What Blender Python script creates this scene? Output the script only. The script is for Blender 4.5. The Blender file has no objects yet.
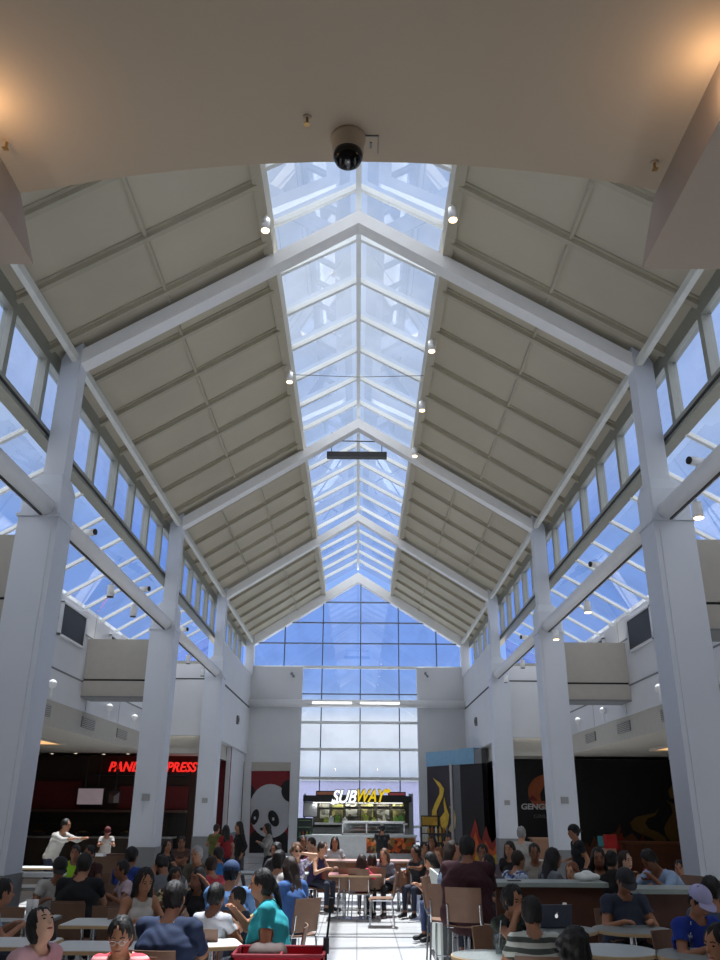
import bpy, math, random
import numpy as np
from mathutils import Vector, Matrix
random.seed(7); np.random.seed(7)
S = bpy.context.scene
COL = S.collection
R_ = math.radians

# ---------------------------------------------------------------- camera
CAMH = 1.9; FOC = 820.0; PITCH = R_(21.86); ROLL = R_(0.40)
cam_d = bpy.data.cameras.new('camera')
cam = bpy.data.objects.new('camera', cam_d); COL.objects.link(cam)
CR = Matrix.Rotation(math.pi/2+PITCH, 3, 'X') @ Matrix.Rotation(ROLL, 3, 'Z')
cam.location = (0, 0, CAMH); cam.rotation_euler = CR.to_euler()
cam_d.sensor_fit = 'VERTICAL'; cam_d.sensor_height = 24; cam_d.lens = 24*FOC/960
cam_d.clip_end = 500; cam_d.clip_start = .05
S.camera = cam

def at(x, y, **k):
    """a point of the hall: pixel direction met with a plane X=, Y= or Z="""
    d = CR @ Vector(((x-360)/FOC, -(y-480)/FOC, -1))
    if 'X' in k: t = k['X']/d.x
    elif 'Y' in k: t = k['Y']/d.y
    else: t = (k['Z']-CAMH)/d.z
    return Vector((0, 0, CAMH)) + d*t

# ---------------------------------------------------------------- world, sun, exposure
def lin(c):
    c = [v/255 for v in c[:3]]
    return tuple((v/12.92 if v <= .04045 else ((v+.055)/1.055)**2.4) for v in c) + (1,)

W = bpy.data.worlds.new('sky'); S.world = W; W.use_nodes = True
n = W.node_tree.nodes; l = W.node_tree.links; n.clear()
out = n.new('ShaderNodeOutputWorld'); bg = n.new('ShaderNodeBackground'); tc = n.new('ShaderNodeTexCoord')
sep = n.new('ShaderNodeSeparateXYZ'); l.new(tc.outputs['Generated'], sep.inputs[0])
ramp = n.new('ShaderNodeValToRGB'); l.new(sep.outputs['Z'], ramp.inputs[0])
e = ramp.color_ramp.elements
e[0].position = 0.0; e[0].color = lin((190, 196, 212))
e[1].position = 1.0; e[1].color = lin((172, 196, 238))
for p, c in ((.03, (196, 206, 222)), (.045, (244, 248, 252)), (.095, (255, 255, 255)), (.112, (206, 224, 248)), (.13, (156, 188, 244)), (.17, (138, 174, 242)), (.30, (142, 178, 242)), (.42, (184, 206, 242))):
    q = e.new(p); q.color = lin(c)
nz = n.new('ShaderNodeTexNoise'); nz.inputs['Scale'].default_value = 2.6; nz.inputs['Detail'].default_value = 7; nz.inputs['Roughness'].default_value = .6
l.new(tc.outputs['Generated'], nz.inputs[0])
cr = n.new('ShaderNodeValToRGB'); l.new(nz.outputs[0], cr.inputs[0])
cr.color_ramp.elements[0].position = .38; cr.color_ramp.elements[1].position = .62
hi = n.new('ShaderNodeMapRange'); l.new(sep.outputs['Z'], hi.inputs[0])
hi.inputs['From Min'].default_value = .30; hi.inputs['From Max'].default_value = .6
mu = n.new('ShaderNodeMath'); mu.operation = 'MULTIPLY'; l.new(cr.outputs[0], mu.inputs[0]); l.new(hi.outputs[0], mu.inputs[1])
mx = n.new('ShaderNodeMixRGB'); l.new(mu.outputs[0], mx.inputs[0]); l.new(ramp.outputs[0], mx.inputs[1]); mx.inputs[2].default_value = lin((232, 240, 252))
mr_ = n.new('ShaderNodeMapRange'); l.new(sep.outputs['Y'], mr_.inputs[0])      # unseen sky behind the camera, brightened as added fill for the interior
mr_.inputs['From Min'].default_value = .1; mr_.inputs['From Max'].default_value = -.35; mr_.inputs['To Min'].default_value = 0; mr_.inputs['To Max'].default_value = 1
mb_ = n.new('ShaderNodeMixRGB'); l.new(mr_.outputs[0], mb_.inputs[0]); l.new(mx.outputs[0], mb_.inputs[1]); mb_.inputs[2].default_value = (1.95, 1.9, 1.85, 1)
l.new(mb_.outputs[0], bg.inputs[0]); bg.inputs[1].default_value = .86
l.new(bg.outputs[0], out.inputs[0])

sun_d = bpy.data.lights.new('sun', 'SUN'); sun = bpy.data.objects.new('sun', sun_d); COL.objects.link(sun)
sun_d.energy = 10; sun_d.angle = R_(.9); sun_d.color = (1, .96, .9)
sdir = Vector((-.026, -.22, -1)).normalized()          # high, a little ahead of the camera
sun.rotation_euler = sdir.to_track_quat('-Z', 'Y').to_euler(); sun.location = (0, 20, 30)

S.view_settings.view_transform = 'Standard'; S.view_settings.look = 'None'
S.view_settings.gamma = 1; S.view_settings.use_curve_mapping = False
S.view_settings.exposure = 0.30

# ---------------------------------------------------------------- materials
MATS = {}
def mat(name, c, rough=.6, metal=0, var=.06, scale=6, bump=0, emit=0, spec=None):
    if name in MATS: return MATS[name]
    m = bpy.data.materials.new(name); m.use_nodes = True; MATS[name] = m
    n = m.node_tree.nodes; l = m.node_tree.links; b = n['Principled BSDF']
    col = lin(c)
    b.inputs['Roughness'].default_value = rough; b.inputs['Metallic'].default_value = metal
    if spec is not None: b.inputs['Specular IOR Level'].default_value = spec
    t = n.new('ShaderNodeTexCoord'); z = n.new('ShaderNodeTexNoise'); z.inputs['Scale'].default_value = scale; z.inputs['Detail'].default_value = 3
    l.new(t.outputs['Object'], z.inputs[0])
    r = n.new('ShaderNodeValToRGB'); l.new(z.outputs[0], r.inputs[0])
    r.color_ramp.elements[0].position = .3; r.color_ramp.elements[1].position = .7
    r.color_ramp.elements[0].color = tuple(v*(1-var) for v in col[:3])+(1,)
    r.color_ramp.elements[1].color = tuple(min(1, v*(1+var)) for v in col[:3])+(1,)
    l.new(r.outputs[0], b.inputs['Base Color'])
    if bump:
        bp = n.new('ShaderNodeBump'); bp.inputs['Strength'].default_value = bump; bp.inputs['Distance'].default_value = .01
        l.new(z.outputs[0], bp.inputs['Height']); l.new(bp.outputs[0], b.inputs['Normal'])
    if emit:
        b.inputs['Emission Color'].default_value = col; b.inputs['Emission Strength'].default_value = emit
    return m

def stripes(name, c1, c2, scale, axis='Z', rough=.8):
    if name in MATS: return MATS[name]
    m = bpy.data.materials.new(name); m.use_nodes = True; MATS[name] = m
    n = m.node_tree.nodes; l = m.node_tree.links; b = n['Principled BSDF']; b.inputs['Roughness'].default_value = rough
    t = n.new('ShaderNodeTexCoord'); w = n.new('ShaderNodeTexWave'); w.bands_direction = axis; w.inputs['Scale'].default_value = scale
    w.inputs['Distortion'].default_value = .6
    l.new(t.outputs['Object'], w.inputs[0]); r = n.new('ShaderNodeValToRGB'); r.color_ramp.interpolation = 'CONSTANT'
    r.color_ramp.elements[0].color = lin(c1); r.color_ramp.elements[1].color = lin(c2); r.color_ramp.elements[1].position = .5
    l.new(w.outputs[0], r.inputs[0]); l.new(r.outputs[0], b.inputs['Base Color'])
    return m

def blotch(name, cs, scale=25, rough=.85):
    if name in MATS: return MATS[name]
    m = bpy.data.materials.new(name); m.use_nodes = True; MATS[name] = m
    n = m.node_tree.nodes; l = m.node_tree.links; b = n['Principled BSDF']; b.inputs['Roughness'].default_value = rough
    t = n.new('ShaderNodeTexCoord'); w = n.new('ShaderNodeTexVoronoi'); w.inputs['Scale'].default_value = scale
    l.new(t.outputs['Object'], w.inputs[0]); sp = n.new('ShaderNodeSeparateColor'); l.new(w.outputs['Color'], sp.inputs[0])
    r = n.new('ShaderNodeValToRGB'); r.color_ramp.interpolation = 'CONSTANT'; el = r.color_ramp.elements
    el[0].color = lin(cs[0]); el[1].color = lin(cs[-1]); el[1].position = 1-1/len(cs)
    for i, c in enumerate(cs[1:-1]): q = el.new((i+1)/len(cs)); q.color = lin(c)
    l.new(sp.outputs[0], r.inputs[0]); l.new(r.outputs[0], b.inputs['Base Color'])
    return m

def glass(name, tint, fac=.12, rough=0.0):
    if name in MATS: return MATS[name]
    m = bpy.data.materials.new(name); m.use_nodes = True; MATS[name] = m
    n = m.node_tree.nodes; l = m.node_tree.links; n.clear()
    o = n.new('ShaderNodeOutputMaterial'); t = n.new('ShaderNodeBsdfTransparent'); g = n.new('ShaderNodeBsdfGlossy'); x = n.new('ShaderNodeMixShader')
    tc = n.new('ShaderNodeTexCoord'); z = n.new('ShaderNodeTexNoise'); z.inputs['Scale'].default_value = .8; z.inputs['Detail'].default_value = 4
    l.new(tc.outputs['Object'], z.inputs[0]); r = n.new('ShaderNodeValToRGB'); l.new(z.outputs[0], r.inputs[0])
    r.color_ramp.elements[0].color = tuple(v*.90 for v in lin(tint)[:3])+(1,); r.color_ramp.elements[1].color = lin(tint)
    r.color_ramp.elements[0].position = .4; r.color_ramp.elements[1].position = .6
    l.new(r.outputs[0], t.inputs[0]); g.inputs['Roughness'].default_value = rough; x.inputs[0].default_value = fac
    l.new(t.outputs[0], x.inputs[1]); l.new(g.outputs[0], x.inputs[2]); l.new(x.outputs[0], o.inputs[0])
    return m

WHITE = mat('white_paint', (212, 213, 216), .55, var=.02, scale=1.5)
COLW = mat('column_paint', (206, 211, 220), .5, var=.02, scale=1.2)
STEEL = mat('white_steel', (236, 236, 236), .4, var=.02)
PANEL = mat('roof_panel', (188, 180, 160), .8, var=.05, scale=.7)
RIB = mat('roof_rib', (176, 168, 148), .6, var=.03)
SOFF = mat('soffit_plaster', (182, 166, 146), .85, var=.02, scale=1)
BULK = mat('bulkhead_plaster', (176, 160, 146), .85, var=.02, scale=1)
MULL = mat('mullion_bronze', (150, 150, 138), .4, .3, var=.04)
MULLW = mat('glazing_bar', (228, 232, 232), .35, var=.02)
GDARK = mat('dark_mullion', (104, 120, 146), .4, .2)
GREYB = mat('column_base_grey', (120, 122, 124), .6)
BOXG = mat('bulkhead_grey', (176, 170, 160), .7, var=.03)
BLACK = mat('black_metal', (18, 18, 20), .4)
DARK = mat('dark_slot', (36, 36, 38), .6)
LOUV = mat('louvre_dark', (30, 31, 33), .5)
TAN = mat('canopy_tan', (186, 182, 172), .8, var=.03)
DRED = mat('dark_red_wall', (96, 14, 18), .7, var=.1)
DWALL = mat('black_wall', (26, 23, 26), .75, var=.1)
DBRN = mat('dark_brown_wall', (58, 42, 34), .8, var=.1)
CHROME = mat('chrome', (200, 202, 206), .22, 1, var=.02)
PLY = mat('brown_plywood', (128, 96, 76), .5, var=.08, scale=9)
WOODR = mat('reddish_wood', (84, 50, 36), .5, var=.15, scale=5)
TOPG = mat('grey_laminate', (196, 204, 204), .3, var=.04)
TOPW = mat('white_laminate', (232, 236, 236), .3, var=.03)
TOPD = mat('speckled_laminate', (140, 146, 144), .35, var=.2, scale=40)
EDGE = mat('tan_edge', (196, 168, 128), .5)
GL_SKY = glass('skylight_glass', (232, 240, 252), .22)
GL_CLR = glass('clerestory_glass', (205, 218, 245), .10)
GL_END = glass('end_wall_glass', (226, 236, 252), .10)
GL_CASE = glass('case_glass', (236, 240, 240), .12)

# floor tiles
def floor_mat():
    m = bpy.data.materials.new('floor_tile'); m.use_nodes = True
    n = m.node_tree.nodes; l = m.node_tree.links; b = n['Principled BSDF']
    t = n.new('ShaderNodeTexCoord'); bt = n.new('ShaderNodeTexBrick'); bt.offset = 0; bt.squash = 1
    bt.inputs['Scale'].default_value = 1; bt.inputs['Brick Width'].default_value = .62; bt.inputs['Row Height'].default_value = 1.24
    bt.inputs['Mortar Size'].default_value = .012; bt.inputs['Color1'].default_value = lin((208, 208, 206)); bt.inputs['Color2'].default_value = lin((198, 199, 199))
    bt.inputs['Mortar'].default_value = lin((168, 168, 168)); l.new(t.outputs['Object'], bt.inputs[0])
    sp = n.new('ShaderNodeSeparateXYZ'); l.new(t.outputs['Object'], sp.inputs[0])
    w = n.new('ShaderNodeMath'); w.operation = 'PINGPONG'; w.inputs[1].default_value = 1.86; l.new(sp.outputs['Y'], w.inputs[0])
    g = n.new('ShaderNodeMath'); g.operation = 'LESS_THAN'; g.inputs[1].default_value = .07; l.new(w.outputs[0], g.inputs[0])
    mx = n.new('ShaderNodeMixRGB'); l.new(g.outputs[0], mx.inputs[0]); l.new(bt.outputs[0], mx.inputs[1]); mx.inputs[2].default_value = lin((112, 114, 118))
    l.new(mx.outputs[0], b.inputs['Base Color']); b.inputs['Roughness'].default_value = .22
    return m
FLOOR = floor_mat()

# ---------------------------------------------------------------- mesh helpers
class MB:
    def __init__(s): s.v = []; s.f = []; s.mi = []; s.m = 0
    def add(s, vs, fs):
        b = len(s.v); s.v += [tuple(v) for v in vs]; s.f += [tuple(b+i for i in f) for f in fs]; s.mi += [s.m]*len(fs); return s
    def box(s, x0, x1, y0, y1, z0, z1):
        return s.add([(x0,y0,z0),(x1,y0,z0),(x1,y1,z0),(x0,y1,z0),(x0,y0,z1),(x1,y0,z1),(x1,y1,z1),(x0,y1,z1)],
                     [(0,3,2,1),(4,5,6,7),(0,1,5,4),(1,2,6,5),(2,3,7,6),(3,0,4,7)])
    def hexa(s, p):
        return s.add(p, [(0,3,2,1),(4,5,6,7),(0,1,5,4),(1,2,6,5),(2,3,7,6),(3,0,4,7)])
    def tube(s, p0, p1, r0, r1=None, k=12, cap=True):
        p0 = Vector(p0); p1 = Vector(p1); r1 = r0 if r1 is None else r1
        d = (p1-p0).normalized(); a = Vector((0,0,1)) if abs(d.z) < .9 else Vector((1,0,0))
        u = d.cross(a).normalized(); w = d.cross(u); vs = []
        for p, r in ((p0, r0), (p1, r1)):
            for i in range(k):
                t = 2*math.pi*i/k; vs.append(p + u*(math.cos(t)*r) + w*(math.sin(t)*r))
        fs = [(i, (i+1) % k, k+(i+1) % k, k+i) for i in range(k)]
        if cap: fs += [tuple(range(k))[::-1], tuple(range(k, 2*k))]
        return s.add(vs, fs)
    def path(s, pts, r, k=8):
        for a, b in zip(pts, pts[1:]): s.tube(a, b, r, k=k)
        return s
    def lathe(s, c, prof, k=20, axis='Z'):
        c = Vector(c); vs = []; fs = []
        for r, z in prof:
            for i in range(k):
                t = 2*math.pi*i/k; q = (math.cos(t)*r, math.sin(t)*r, z)
                if axis == 'Y': q = (q[0], q[2], q[1])
                if axis == 'X': q = (q[2], q[0], q[1])
                vs.append(c+Vector(q))
        for j in range(len(prof)-1):
            for i in range(k): fs.append((j*k+i, j*k+(i+1) % k, (j+1)*k+(i+1) % k, (j+1)*k+i))
        fs += [tuple(range(k))[::-1], tuple(range((len(prof)-1)*k, len(prof)*k))]
        return s.add(vs, fs)
    def prism(s, poly, off):
        off = Vector(off); k = len(poly); p = [Vector(q) for q in poly]
        return s.add(p+[q+off for q in p], [tuple(range(k))[::-1], tuple(range(k, 2*k))]+[(i, (i+1) % k, k+(i+1) % k, k+i) for i in range(k)])
    def grid(s, fn, nu, nv, th):
        vs = []; fs = []
        for side in (0, 1):
            for i in range(nu+1):
                for j in range(nv+1):
                    vs.append(Vector(fn(i/nu, j/nv)) + (Vector(th) if side else Vector((0,0,0))))
        o = (nu+1)*(nv+1); q = lambda i, j: i*(nv+1)+j
        for i in range(nu):
            for j in range(nv):
                fs += [(q(i,j), q(i,j+1), q(i+1,j+1), q(i+1,j)), (o+q(i,j), o+q(i+1,j), o+q(i+1,j+1), o+q(i,j+1))]
        ring = [q(i,0) for i in range(nu+1)]+[q(nu,j) for j in range(1, nv+1)]+[q(i,nv) for i in range(nu-1, -1, -1)]+[q(0,j) for j in range(nv-1, 0, -1)]
        for a, b in zip(ring, ring[1:]+ring[:1]): fs.append((a, b, o+b, o+a))
        return s.add(vs, fs)
    def build(s, name, mats, parent=None, smooth=False, kind=None):
        me = bpy.data.meshes.new(name); me.from_pydata(s.v, [], s.f)
        for m in (mats if isinstance(mats, (list, tuple)) else [mats]): me.materials.append(m)
        if any(s.mi): me.polygons.foreach_set('material_index', s.mi)
        if smooth: me.polygons.foreach_set('use_smooth', [True]*len(me.polygons))
        o = bpy.data.objects.new(name, me); COL.objects.link(o); o.parent = parent
        if smooth == 'auto': 
            me.polygons.foreach_set('use_smooth', [len(p.vertices) == 4 for p in me.polygons])
        if kind: o['kind'] = kind
        me.update()
        return o

def recalc(o):
    import bmesh
    b = bmesh.new(); b.from_mesh(o.data); bmesh.ops.recalc_face_normals(b, faces=b.faces); b.to_mesh(o.data); b.free()
    return o

def thing(name, label, cat, loc=(0,0,0), rz=0, group=None):
    o = bpy.data.objects.new(name, None); COL.objects.link(o); o.location = loc; o.rotation_euler = (0, 0, rz)
    o.empty_display_size = .1
    return tag(o, label, cat, group)
def tag(o, label, cat, group=None):
    o['label'] = label; o['category'] = cat
    if group: o['group'] = group
    return o
def dup(root, loc, rz=0, label=None, group=None):
    def cp(o, parent):
        c = o.copy(); COL.objects.link(c)
        if parent is not None: c.parent = parent
        for ch in o.children: cp(ch, c)
        return c
    r = cp(root, None); r.location = loc; r.rotation_euler = (0, 0, rz)
    if label: r['label'] = label
    if group: r['group'] = group
    return r
def struct(o): o['kind'] = 'structure'; return o
def sbox(name, m, *a, parent=None):
    o = MB().box(*a).build(name, m, parent)
    if parent is None: struct(o)
    return o

def text_mesh(name, txt, size, m, loc, parent=None, ext=.03, shear=0, bold=0.0, rot=(math.pi/2, 0, 0), sx=1.0, align='LEFT', spacing=1.0):
    cu = bpy.data.curves.new(name, 'FONT'); cu.body = txt; cu.size = size; cu.extrude = ext; cu.shear = shear; cu.offset = bold
    cu.align_x = align; cu.space_character = spacing
    o = bpy.data.objects.new(name, cu); COL.objects.link(o); bpy.context.view_layer.update()
    me = bpy.data.meshes.new_from_object(o.evaluated_get(bpy.context.evaluated_depsgraph_get()))
    bpy.data.objects.remove(o); me.materials.clear(); me.materials.append(m)
    o = bpy.data.objects.new(name, me); COL.objects.link(o); o.location = loc; o.rotation_euler = rot; o.scale = (sx, 1, 1); o.parent = parent
    return o

# ================================================================ STRUCTURE
CX = -.06
XW = 7.0                 # outer aisle wall
ZR, ZE = 12.0, 9.02     # ridge and eave heights (underside of the frames)
XE = 4.92
FY = [12.5, 21.3, 29.4, 38.2]
SLOPE = .632
XS, ZS = 1.6, 11.25      # skylight rim
XC = 5.2                 # clerestory plane
Y0, Y1 = 3.9, 38.2
roofz = lambda ax: ZR+.42-SLOPE*ax      # roof panel underside

sbox('floor', FLOOR, -14.2, 14.2, -3.2, 44, -.2, 0)
# side walls of the low aisles and the walls behind the camera
sbox('wall_left', DBRN, -14.3, -14.1, -3.2, 44, 0, 5.3)
sbox('wall_right', DWALL, 14.1, 14.3, -3.2, 44, 0, 5.3)
sbox('wall_back', SOFF, -14.2, 14.2, -3.4, -3.2, 0, 6)

# near ceiling slab with its hollow curved edge
def near_ceiling():
    edge = [(x, 3.53+.072*x*x) for x in [i*.25-2.0 for i in range(17)]]
    poly = [(-14.2, -3.2, 5.2), (-14.2, 3.8, 5.2), (-2.0, 3.8, 5.2)]+[(x, y, 5.2) for x, y in edge[1:-1]]+[(2.0, 3.8, 5.2), (14.2, 3.8, 5.2), (14.2, -3.2, 5.2)]
    o = MB().prism(poly, (0, 0, .5)).build('ceiling', SOFF); recalc(o); return struct(o)
nc = near_ceiling()
for sg, xx in ((-1, -1.98), (1, 1.69)):
    zb = 4.935; x2 = sg*4.2
    m = MB().prism([(xx, -3.2, zb), (xx, 4.11, zb), (xx, 3.80, 5.2), (xx, -3.2, 5.2)], (x2-xx, 0, 0))
    struct(recalc(m.build('wall_near_'+('left' if sg < 0 else 'right')+'_bulkhead', BULK)))
# gable above the near ceiling
g = MB().prism([(CX-7.2, 3.85, 5.7), (CX+7.2, 3.85, 5.7), (CX+7.2, 3.85, 7.0), (CX+XC, 3.85, 9.0), (CX, 3.85, 12.8), (CX-XC, 3.85, 9.0), (CX-7.2, 3.85, 7.0)], (0, -.12, 0))
struct(recalc(g.build('wall_front', WHITE)))
# low aisle ceilings
for sg in (-1, 1):
    a, b = sorted((CX+sg*(XW+.25), sg*14.2))
    c = sbox('ceiling', TAN, a, b, 3.8, 31.2, 3.62, 3.8)
    # recessed light cove in the low ceiling
    cv = thing('cove_light', 'warm lit ceiling cove glowing over the %s food stalls' % ('left' if sg < 0 else 'right'), 'ceiling light')
    xa, xb = sorted(((-9.6, -8.55), (8.75, 9.8))[sg > 0]); y0, y1 = 21, (24.9, 25.6)[sg > 0]
    MB().box(xa, xb, y0, y1, 3.585, 3.615).build('diffuser', mat('cove_glow', (236, 184, 124), .6, emit=.9), cv)
    MB().box(xa-.08, xa, y0, y1, 3.56, 3.618).box(xb, xb+.08, y0, y1, 3.56, 3.618).box(xa-.08, xb+.08, y0-.08, y0, 3.56, 3.618).box(xa-.08, xb+.08, y1, y1+.08, 3.56, 3.618).build('frame', TAN, cv)

# roof panels, seams and ribs
RIBY = [6.25+1.45*k for k in range(22)]
RIBY = [y for y in RIBY if min(abs(y-f) for f in FY) > .38]
for sg in (-1, 1):
    X = lambda ax: CX+sg*ax
    nm = 'ceiling'
    m = MB()
    m.hexa([(X(XS), Y0, roofz(XS)), (X(XC), Y0, roofz(XC)), (X(XC), Y1, roofz(XC)), (X(XS), Y1, roofz(XS)),
            (X(XS), Y0, roofz(XS)+.18), (X(XC), Y0, roofz(XC)+.18), (X(XC), Y1, roofz(XC)+.18), (X(XS), Y1, roofz(XS)+.18)])
    roof = struct(recalc(m.build(nm, PANEL)))
    for y in RIBY:
        w = .05; d = .12
        q = MB().hexa([(X(XS), y-w, roofz(XS)-d), (X(XC), y-w, roofz(XC)-d), (X(XC), y+w, roofz(XC)-d), (X(XS), y+w, roofz(XS)-d),
                       (X(XS), y-w, roofz(XS)), (X(XC), y-w, roofz(XC)), (X(XC), y+w, roofz(XC)), (X(XS), y+w, roofz(XS))])
        w2 = .11
        q.hexa([(X(XS), y-w2, roofz(XS)-.03), (X(XC), y-w2, roofz(XC)-.03), (X(XC), y+w2, roofz(XC)-.03), (X(XS), y+w2, roofz(XS)-.03),
                (X(XS), y-w2, roofz(XS)), (X(XC), y-w2, roofz(XC)), (X(XC), y+w2, roofz(XC)), (X(XS), y+w2, roofz(XS))])
        recalc(q.build('rib', RIB, roof))
    # thin lines running along the slope; one near, two far
    for ax, ya, yb in ((3.35, Y0, 21.1), (2.85, 21.5, Y1), (3.95, 21.5, 29.2)):
        z = roofz(ax); w = .025
        recalc(MB().hexa([(X(ax-w), ya, z-.07), (X(ax+w), ya, z-.07), (X(ax+w), yb, z-.07), (X(ax-w), yb, z-.07),
                   (X(ax-w), ya, z), (X(ax+w), ya, z), (X(ax+w), yb, z), (X(ax-w), yb, z)]).build('seam', RIB, roof))
    # skylight rim and eave rail
    r0, r1 = sorted((X(XS-.06), X(XS+.12)))
    sbox('trim_%d' % (1 if sg < 0 else 2), RIB, r0, r1, Y0, Y1, ZS+.02, roofz(XS)+.42)
    r0, r1 = sorted((X(4.80), X(4.90)))
    sbox('trim_%d' % (3 if sg < 0 else 4), mat('eave_rail', (206, 206, 198), .5), r0, r1, Y0, Y1, ZE-.02, ZE+.12)
    # clerestory head and sill
    r0, r1 = sorted((X(XC-.02), X(XC+.14)))
    sbox('trim_%d' % (5 if sg < 0 else 6), MULL, r0, r1, Y0, Y1, 8.86, roofz(XC)+.1)
    r0, r1 = sorted((X(XC-.05), X(XC+.16)))
    sbox('trim_%d' % (7 if sg < 0 else 8), MULL, r0, r1, Y0, Y1, 7.56, 7.76)
    r0, r1 = sorted((X(XC-.07), X(XC-.05)))
    sbox('trim_%d' % (9 if sg < 0 else 10), DARK, r0, r1, Y0, Y1, 7.63, 7.67)

# the ridge skylight: one window, glazing bars as parts
sk = MB()
ZG = .34     # glass above the rim line
rz_ = roofz(XS)+.40; rr = roofz(0)+.30
for sg in (-1, 1):
    sk.add([(CX, Y0, rr), (CX+sg*XS, Y0, rz_), (CX+sg*XS, Y1, rz_), (CX, Y1, rr)], [(0, 1, 2, 3)])
sky = struct(sk.build('window_1', GL_SKY))
MB().box(CX-.05, CX+.05, Y0, Y1, rr-.16, rr+.03).build('ridge_bar', MULLW, sky)
SKY_Y = [4.9+1.45*k for k in range(23)]
for y in SKY_Y:
    for sg in (-1, 1):
        w = .045; t = .12
        recalc(MB().hexa([(CX, y-w, rr-t), (CX+sg*XS, y-w, rz_-t), (CX+sg*XS, y+w, rz_-t), (CX, y+w, rr-t),
                   (CX, y-w, rr+.01), (CX+sg*XS, y-w, rz_+.01), (CX+sg*XS, y+w, rz_+.01), (CX, y+w, rr+.01)]).build('glazing_bar', MULLW, sky))

# clerestory and sloping side skylights, one window per bay and side
wn = 2
AISLE_END = 29.3
POSTY = [6.25+1.45*k for k in range(22)]
for sg in (-1, 1):
    X = lambda ax: CX+sg*ax
    for (a, b) in ((Y0, 12.5), (12.5, 21.3), (21.3, 29.3), (29.3, Y1)):
        o = MB().add([(X(XC+.07), a, 7.76), (X(XC+.07), b, 7.76), (X(XC+.07), b, 8.86), (X(XC+.07), a, 8.86)], [(0, 1, 2, 3)]).build('window_%d' % wn, GL_CLR); struct(o); wn += 1
        for y in POSTY:
            if a < y <= b:
                r0, r1 = sorted((X(XC-.02), X(XC+.14)))
                MB().box(r0, r1, y-.07, y+.07, 7.76, 8.86).build('mullion', MULL, o)
    for (a, b) in ((Y0, 12.5), (12.5, 21.3), (21.3, AISLE_END)):
        zt, zb = 7.62, 6.62
        o = MB().add([(X(XC+.1), a, zt), (X(XC+.1), b, zt), (X(XW), b, zb), (X(XW), a, zb)], [(0, 1, 2, 3)]).build('window_%d' % wn, GL_SKY); struct(o); wn += 1
        for y in POSTY:
            if a < y <= b:
                w = .04; t = .06
                recalc(MB().hexa([(X(XC+.13), y-w, zt-t), (X(XW), y-w, zb-t), (X(XW), y+w, zb-t), (X(XC+.13), y+w, zt-t),
                           (X(XC+.13), y-w, zt+.02), (X(XW), y-w, zb+.02), (X(XW), y+w, zb+.02), (X(XC+.13), y+w, zt+.02)]).build('glazing_bar', MULLW, o))
    # outer aisle wall above the low ceiling, with its header
    a, b = sorted((X(XW), X(XW+.25)))
    side = 'left' if sg < 0 else 'right'
    w_ = sbox('wall_%s_aisle' % side, WHITE, a, b, 3.8, 31.2, 4.18, 6.72)
    for z in (4.88, 6.03):
        a2, b2 = sorted((X(XW-.012), X(XW)))
        MB().box(a2, b2, 3.8, AISLE_END, z-.02, z+.02).build('reveal', GREYB, w_)
    for y in (14.3, 17.4, 21.9, 25.0, 28.0):
        a2, b2 = sorted((X(XW-.008), X(XW)))
        MB().box(a2, b2, y-.012, y+.012, 4.2, 6.7).build('reveal', BOXG, w_)
    a, b = sorted((X(XW+.02), X(XW+.25)))
    h_ = sbox('trim_%d' % (11 if sg < 0 else 12), TAN, a, b, 3.8, 31.2, 3.62, 4.18)
    # aisle end wall, its glazing and the recessed header
    a, b = sorted((X(4.7), X(XW)))
    sbox('wall_%s_aisle_end' % side, WHITE, a, b, AISLE_END, AISLE_END+.2, 4.2, 6.62)
    a, b = sorted((X(4.7), X(XW)))
    sbox('trim_%d' % (13 if sg < 0 else 14), DARK, a, b, AISLE_END-.012, AISLE_END, 6.08, 6.12)
    a, b = sorted((X(4.7), X(XW)))
    sbox('trim_%d' % (15 if sg < 0 else 16), TAN, a, b, AISLE_END+.3, AISLE_END+.5, 3.62, 4.3)
    o = recalc(MB().prism([(X(XC+.1), AISLE_END+.05, 6.72), (X(XW), AISLE_END+.05, 6.62), (X(XW), AISLE_END+.05, 6.66), (X(XC+.1), AISLE_END+.05, 7.6)], (0, .01, 0)).build('window_%d' % wn, GL_CLR)); struct(o); wn += 1
    a, b = sorted((X(XC+.1), X(XW)))
    MB().box(a, b, AISLE_END, AISLE_END+.1, 6.62, 6.72).build('window_frame', MULL, o)
    # nave side wall beyond the third frame
    a, b = sorted((X(4.84), X(5.1)))
    nw = sbox('wall_%s_nave' % side, WHITE, a, b, 29.9, Y1, 4.14, 7.56)
    a2, b2 = sorted((X(4.825), X(4.84)))
    MB().box(a2, b2, 30.25, 37.9, 6.06, 6.12).build('track', DARK, nw)
    a, b = sorted((X(4.95), X(5.1)))
    sbox('wall_%s_pilaster' % side, WHITE, a, b, 33.9, Y1, 1.0, 4.14)
    sbox('baseboard_%s' % side, GREYB, a, b, 33.9, Y1, 0, 1.0)
    a, b = sorted((X(5.12), X(5.3)))
    sbox('trim_%d' % (23 if sg < 0 else 24), TAN, a, b, 29.85, 38, 3.62, 4.4)
    a, b = sorted((X(5.1), X(14.1)))
    sbox('ceiling', TAN, min(a, b), max(a, b), 29.5, 38, 3.62, 3.8)

for sg in (-1, 1):
    a, b = sorted((CX+sg*4.95, sg*14.2))
    sbox('wall_%s_rear' % ('left' if sg < 0 else 'right'), DBRN if sg < 0 else DWALL, a, b, 38.0, 38.2, 0, 3.8)
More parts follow.
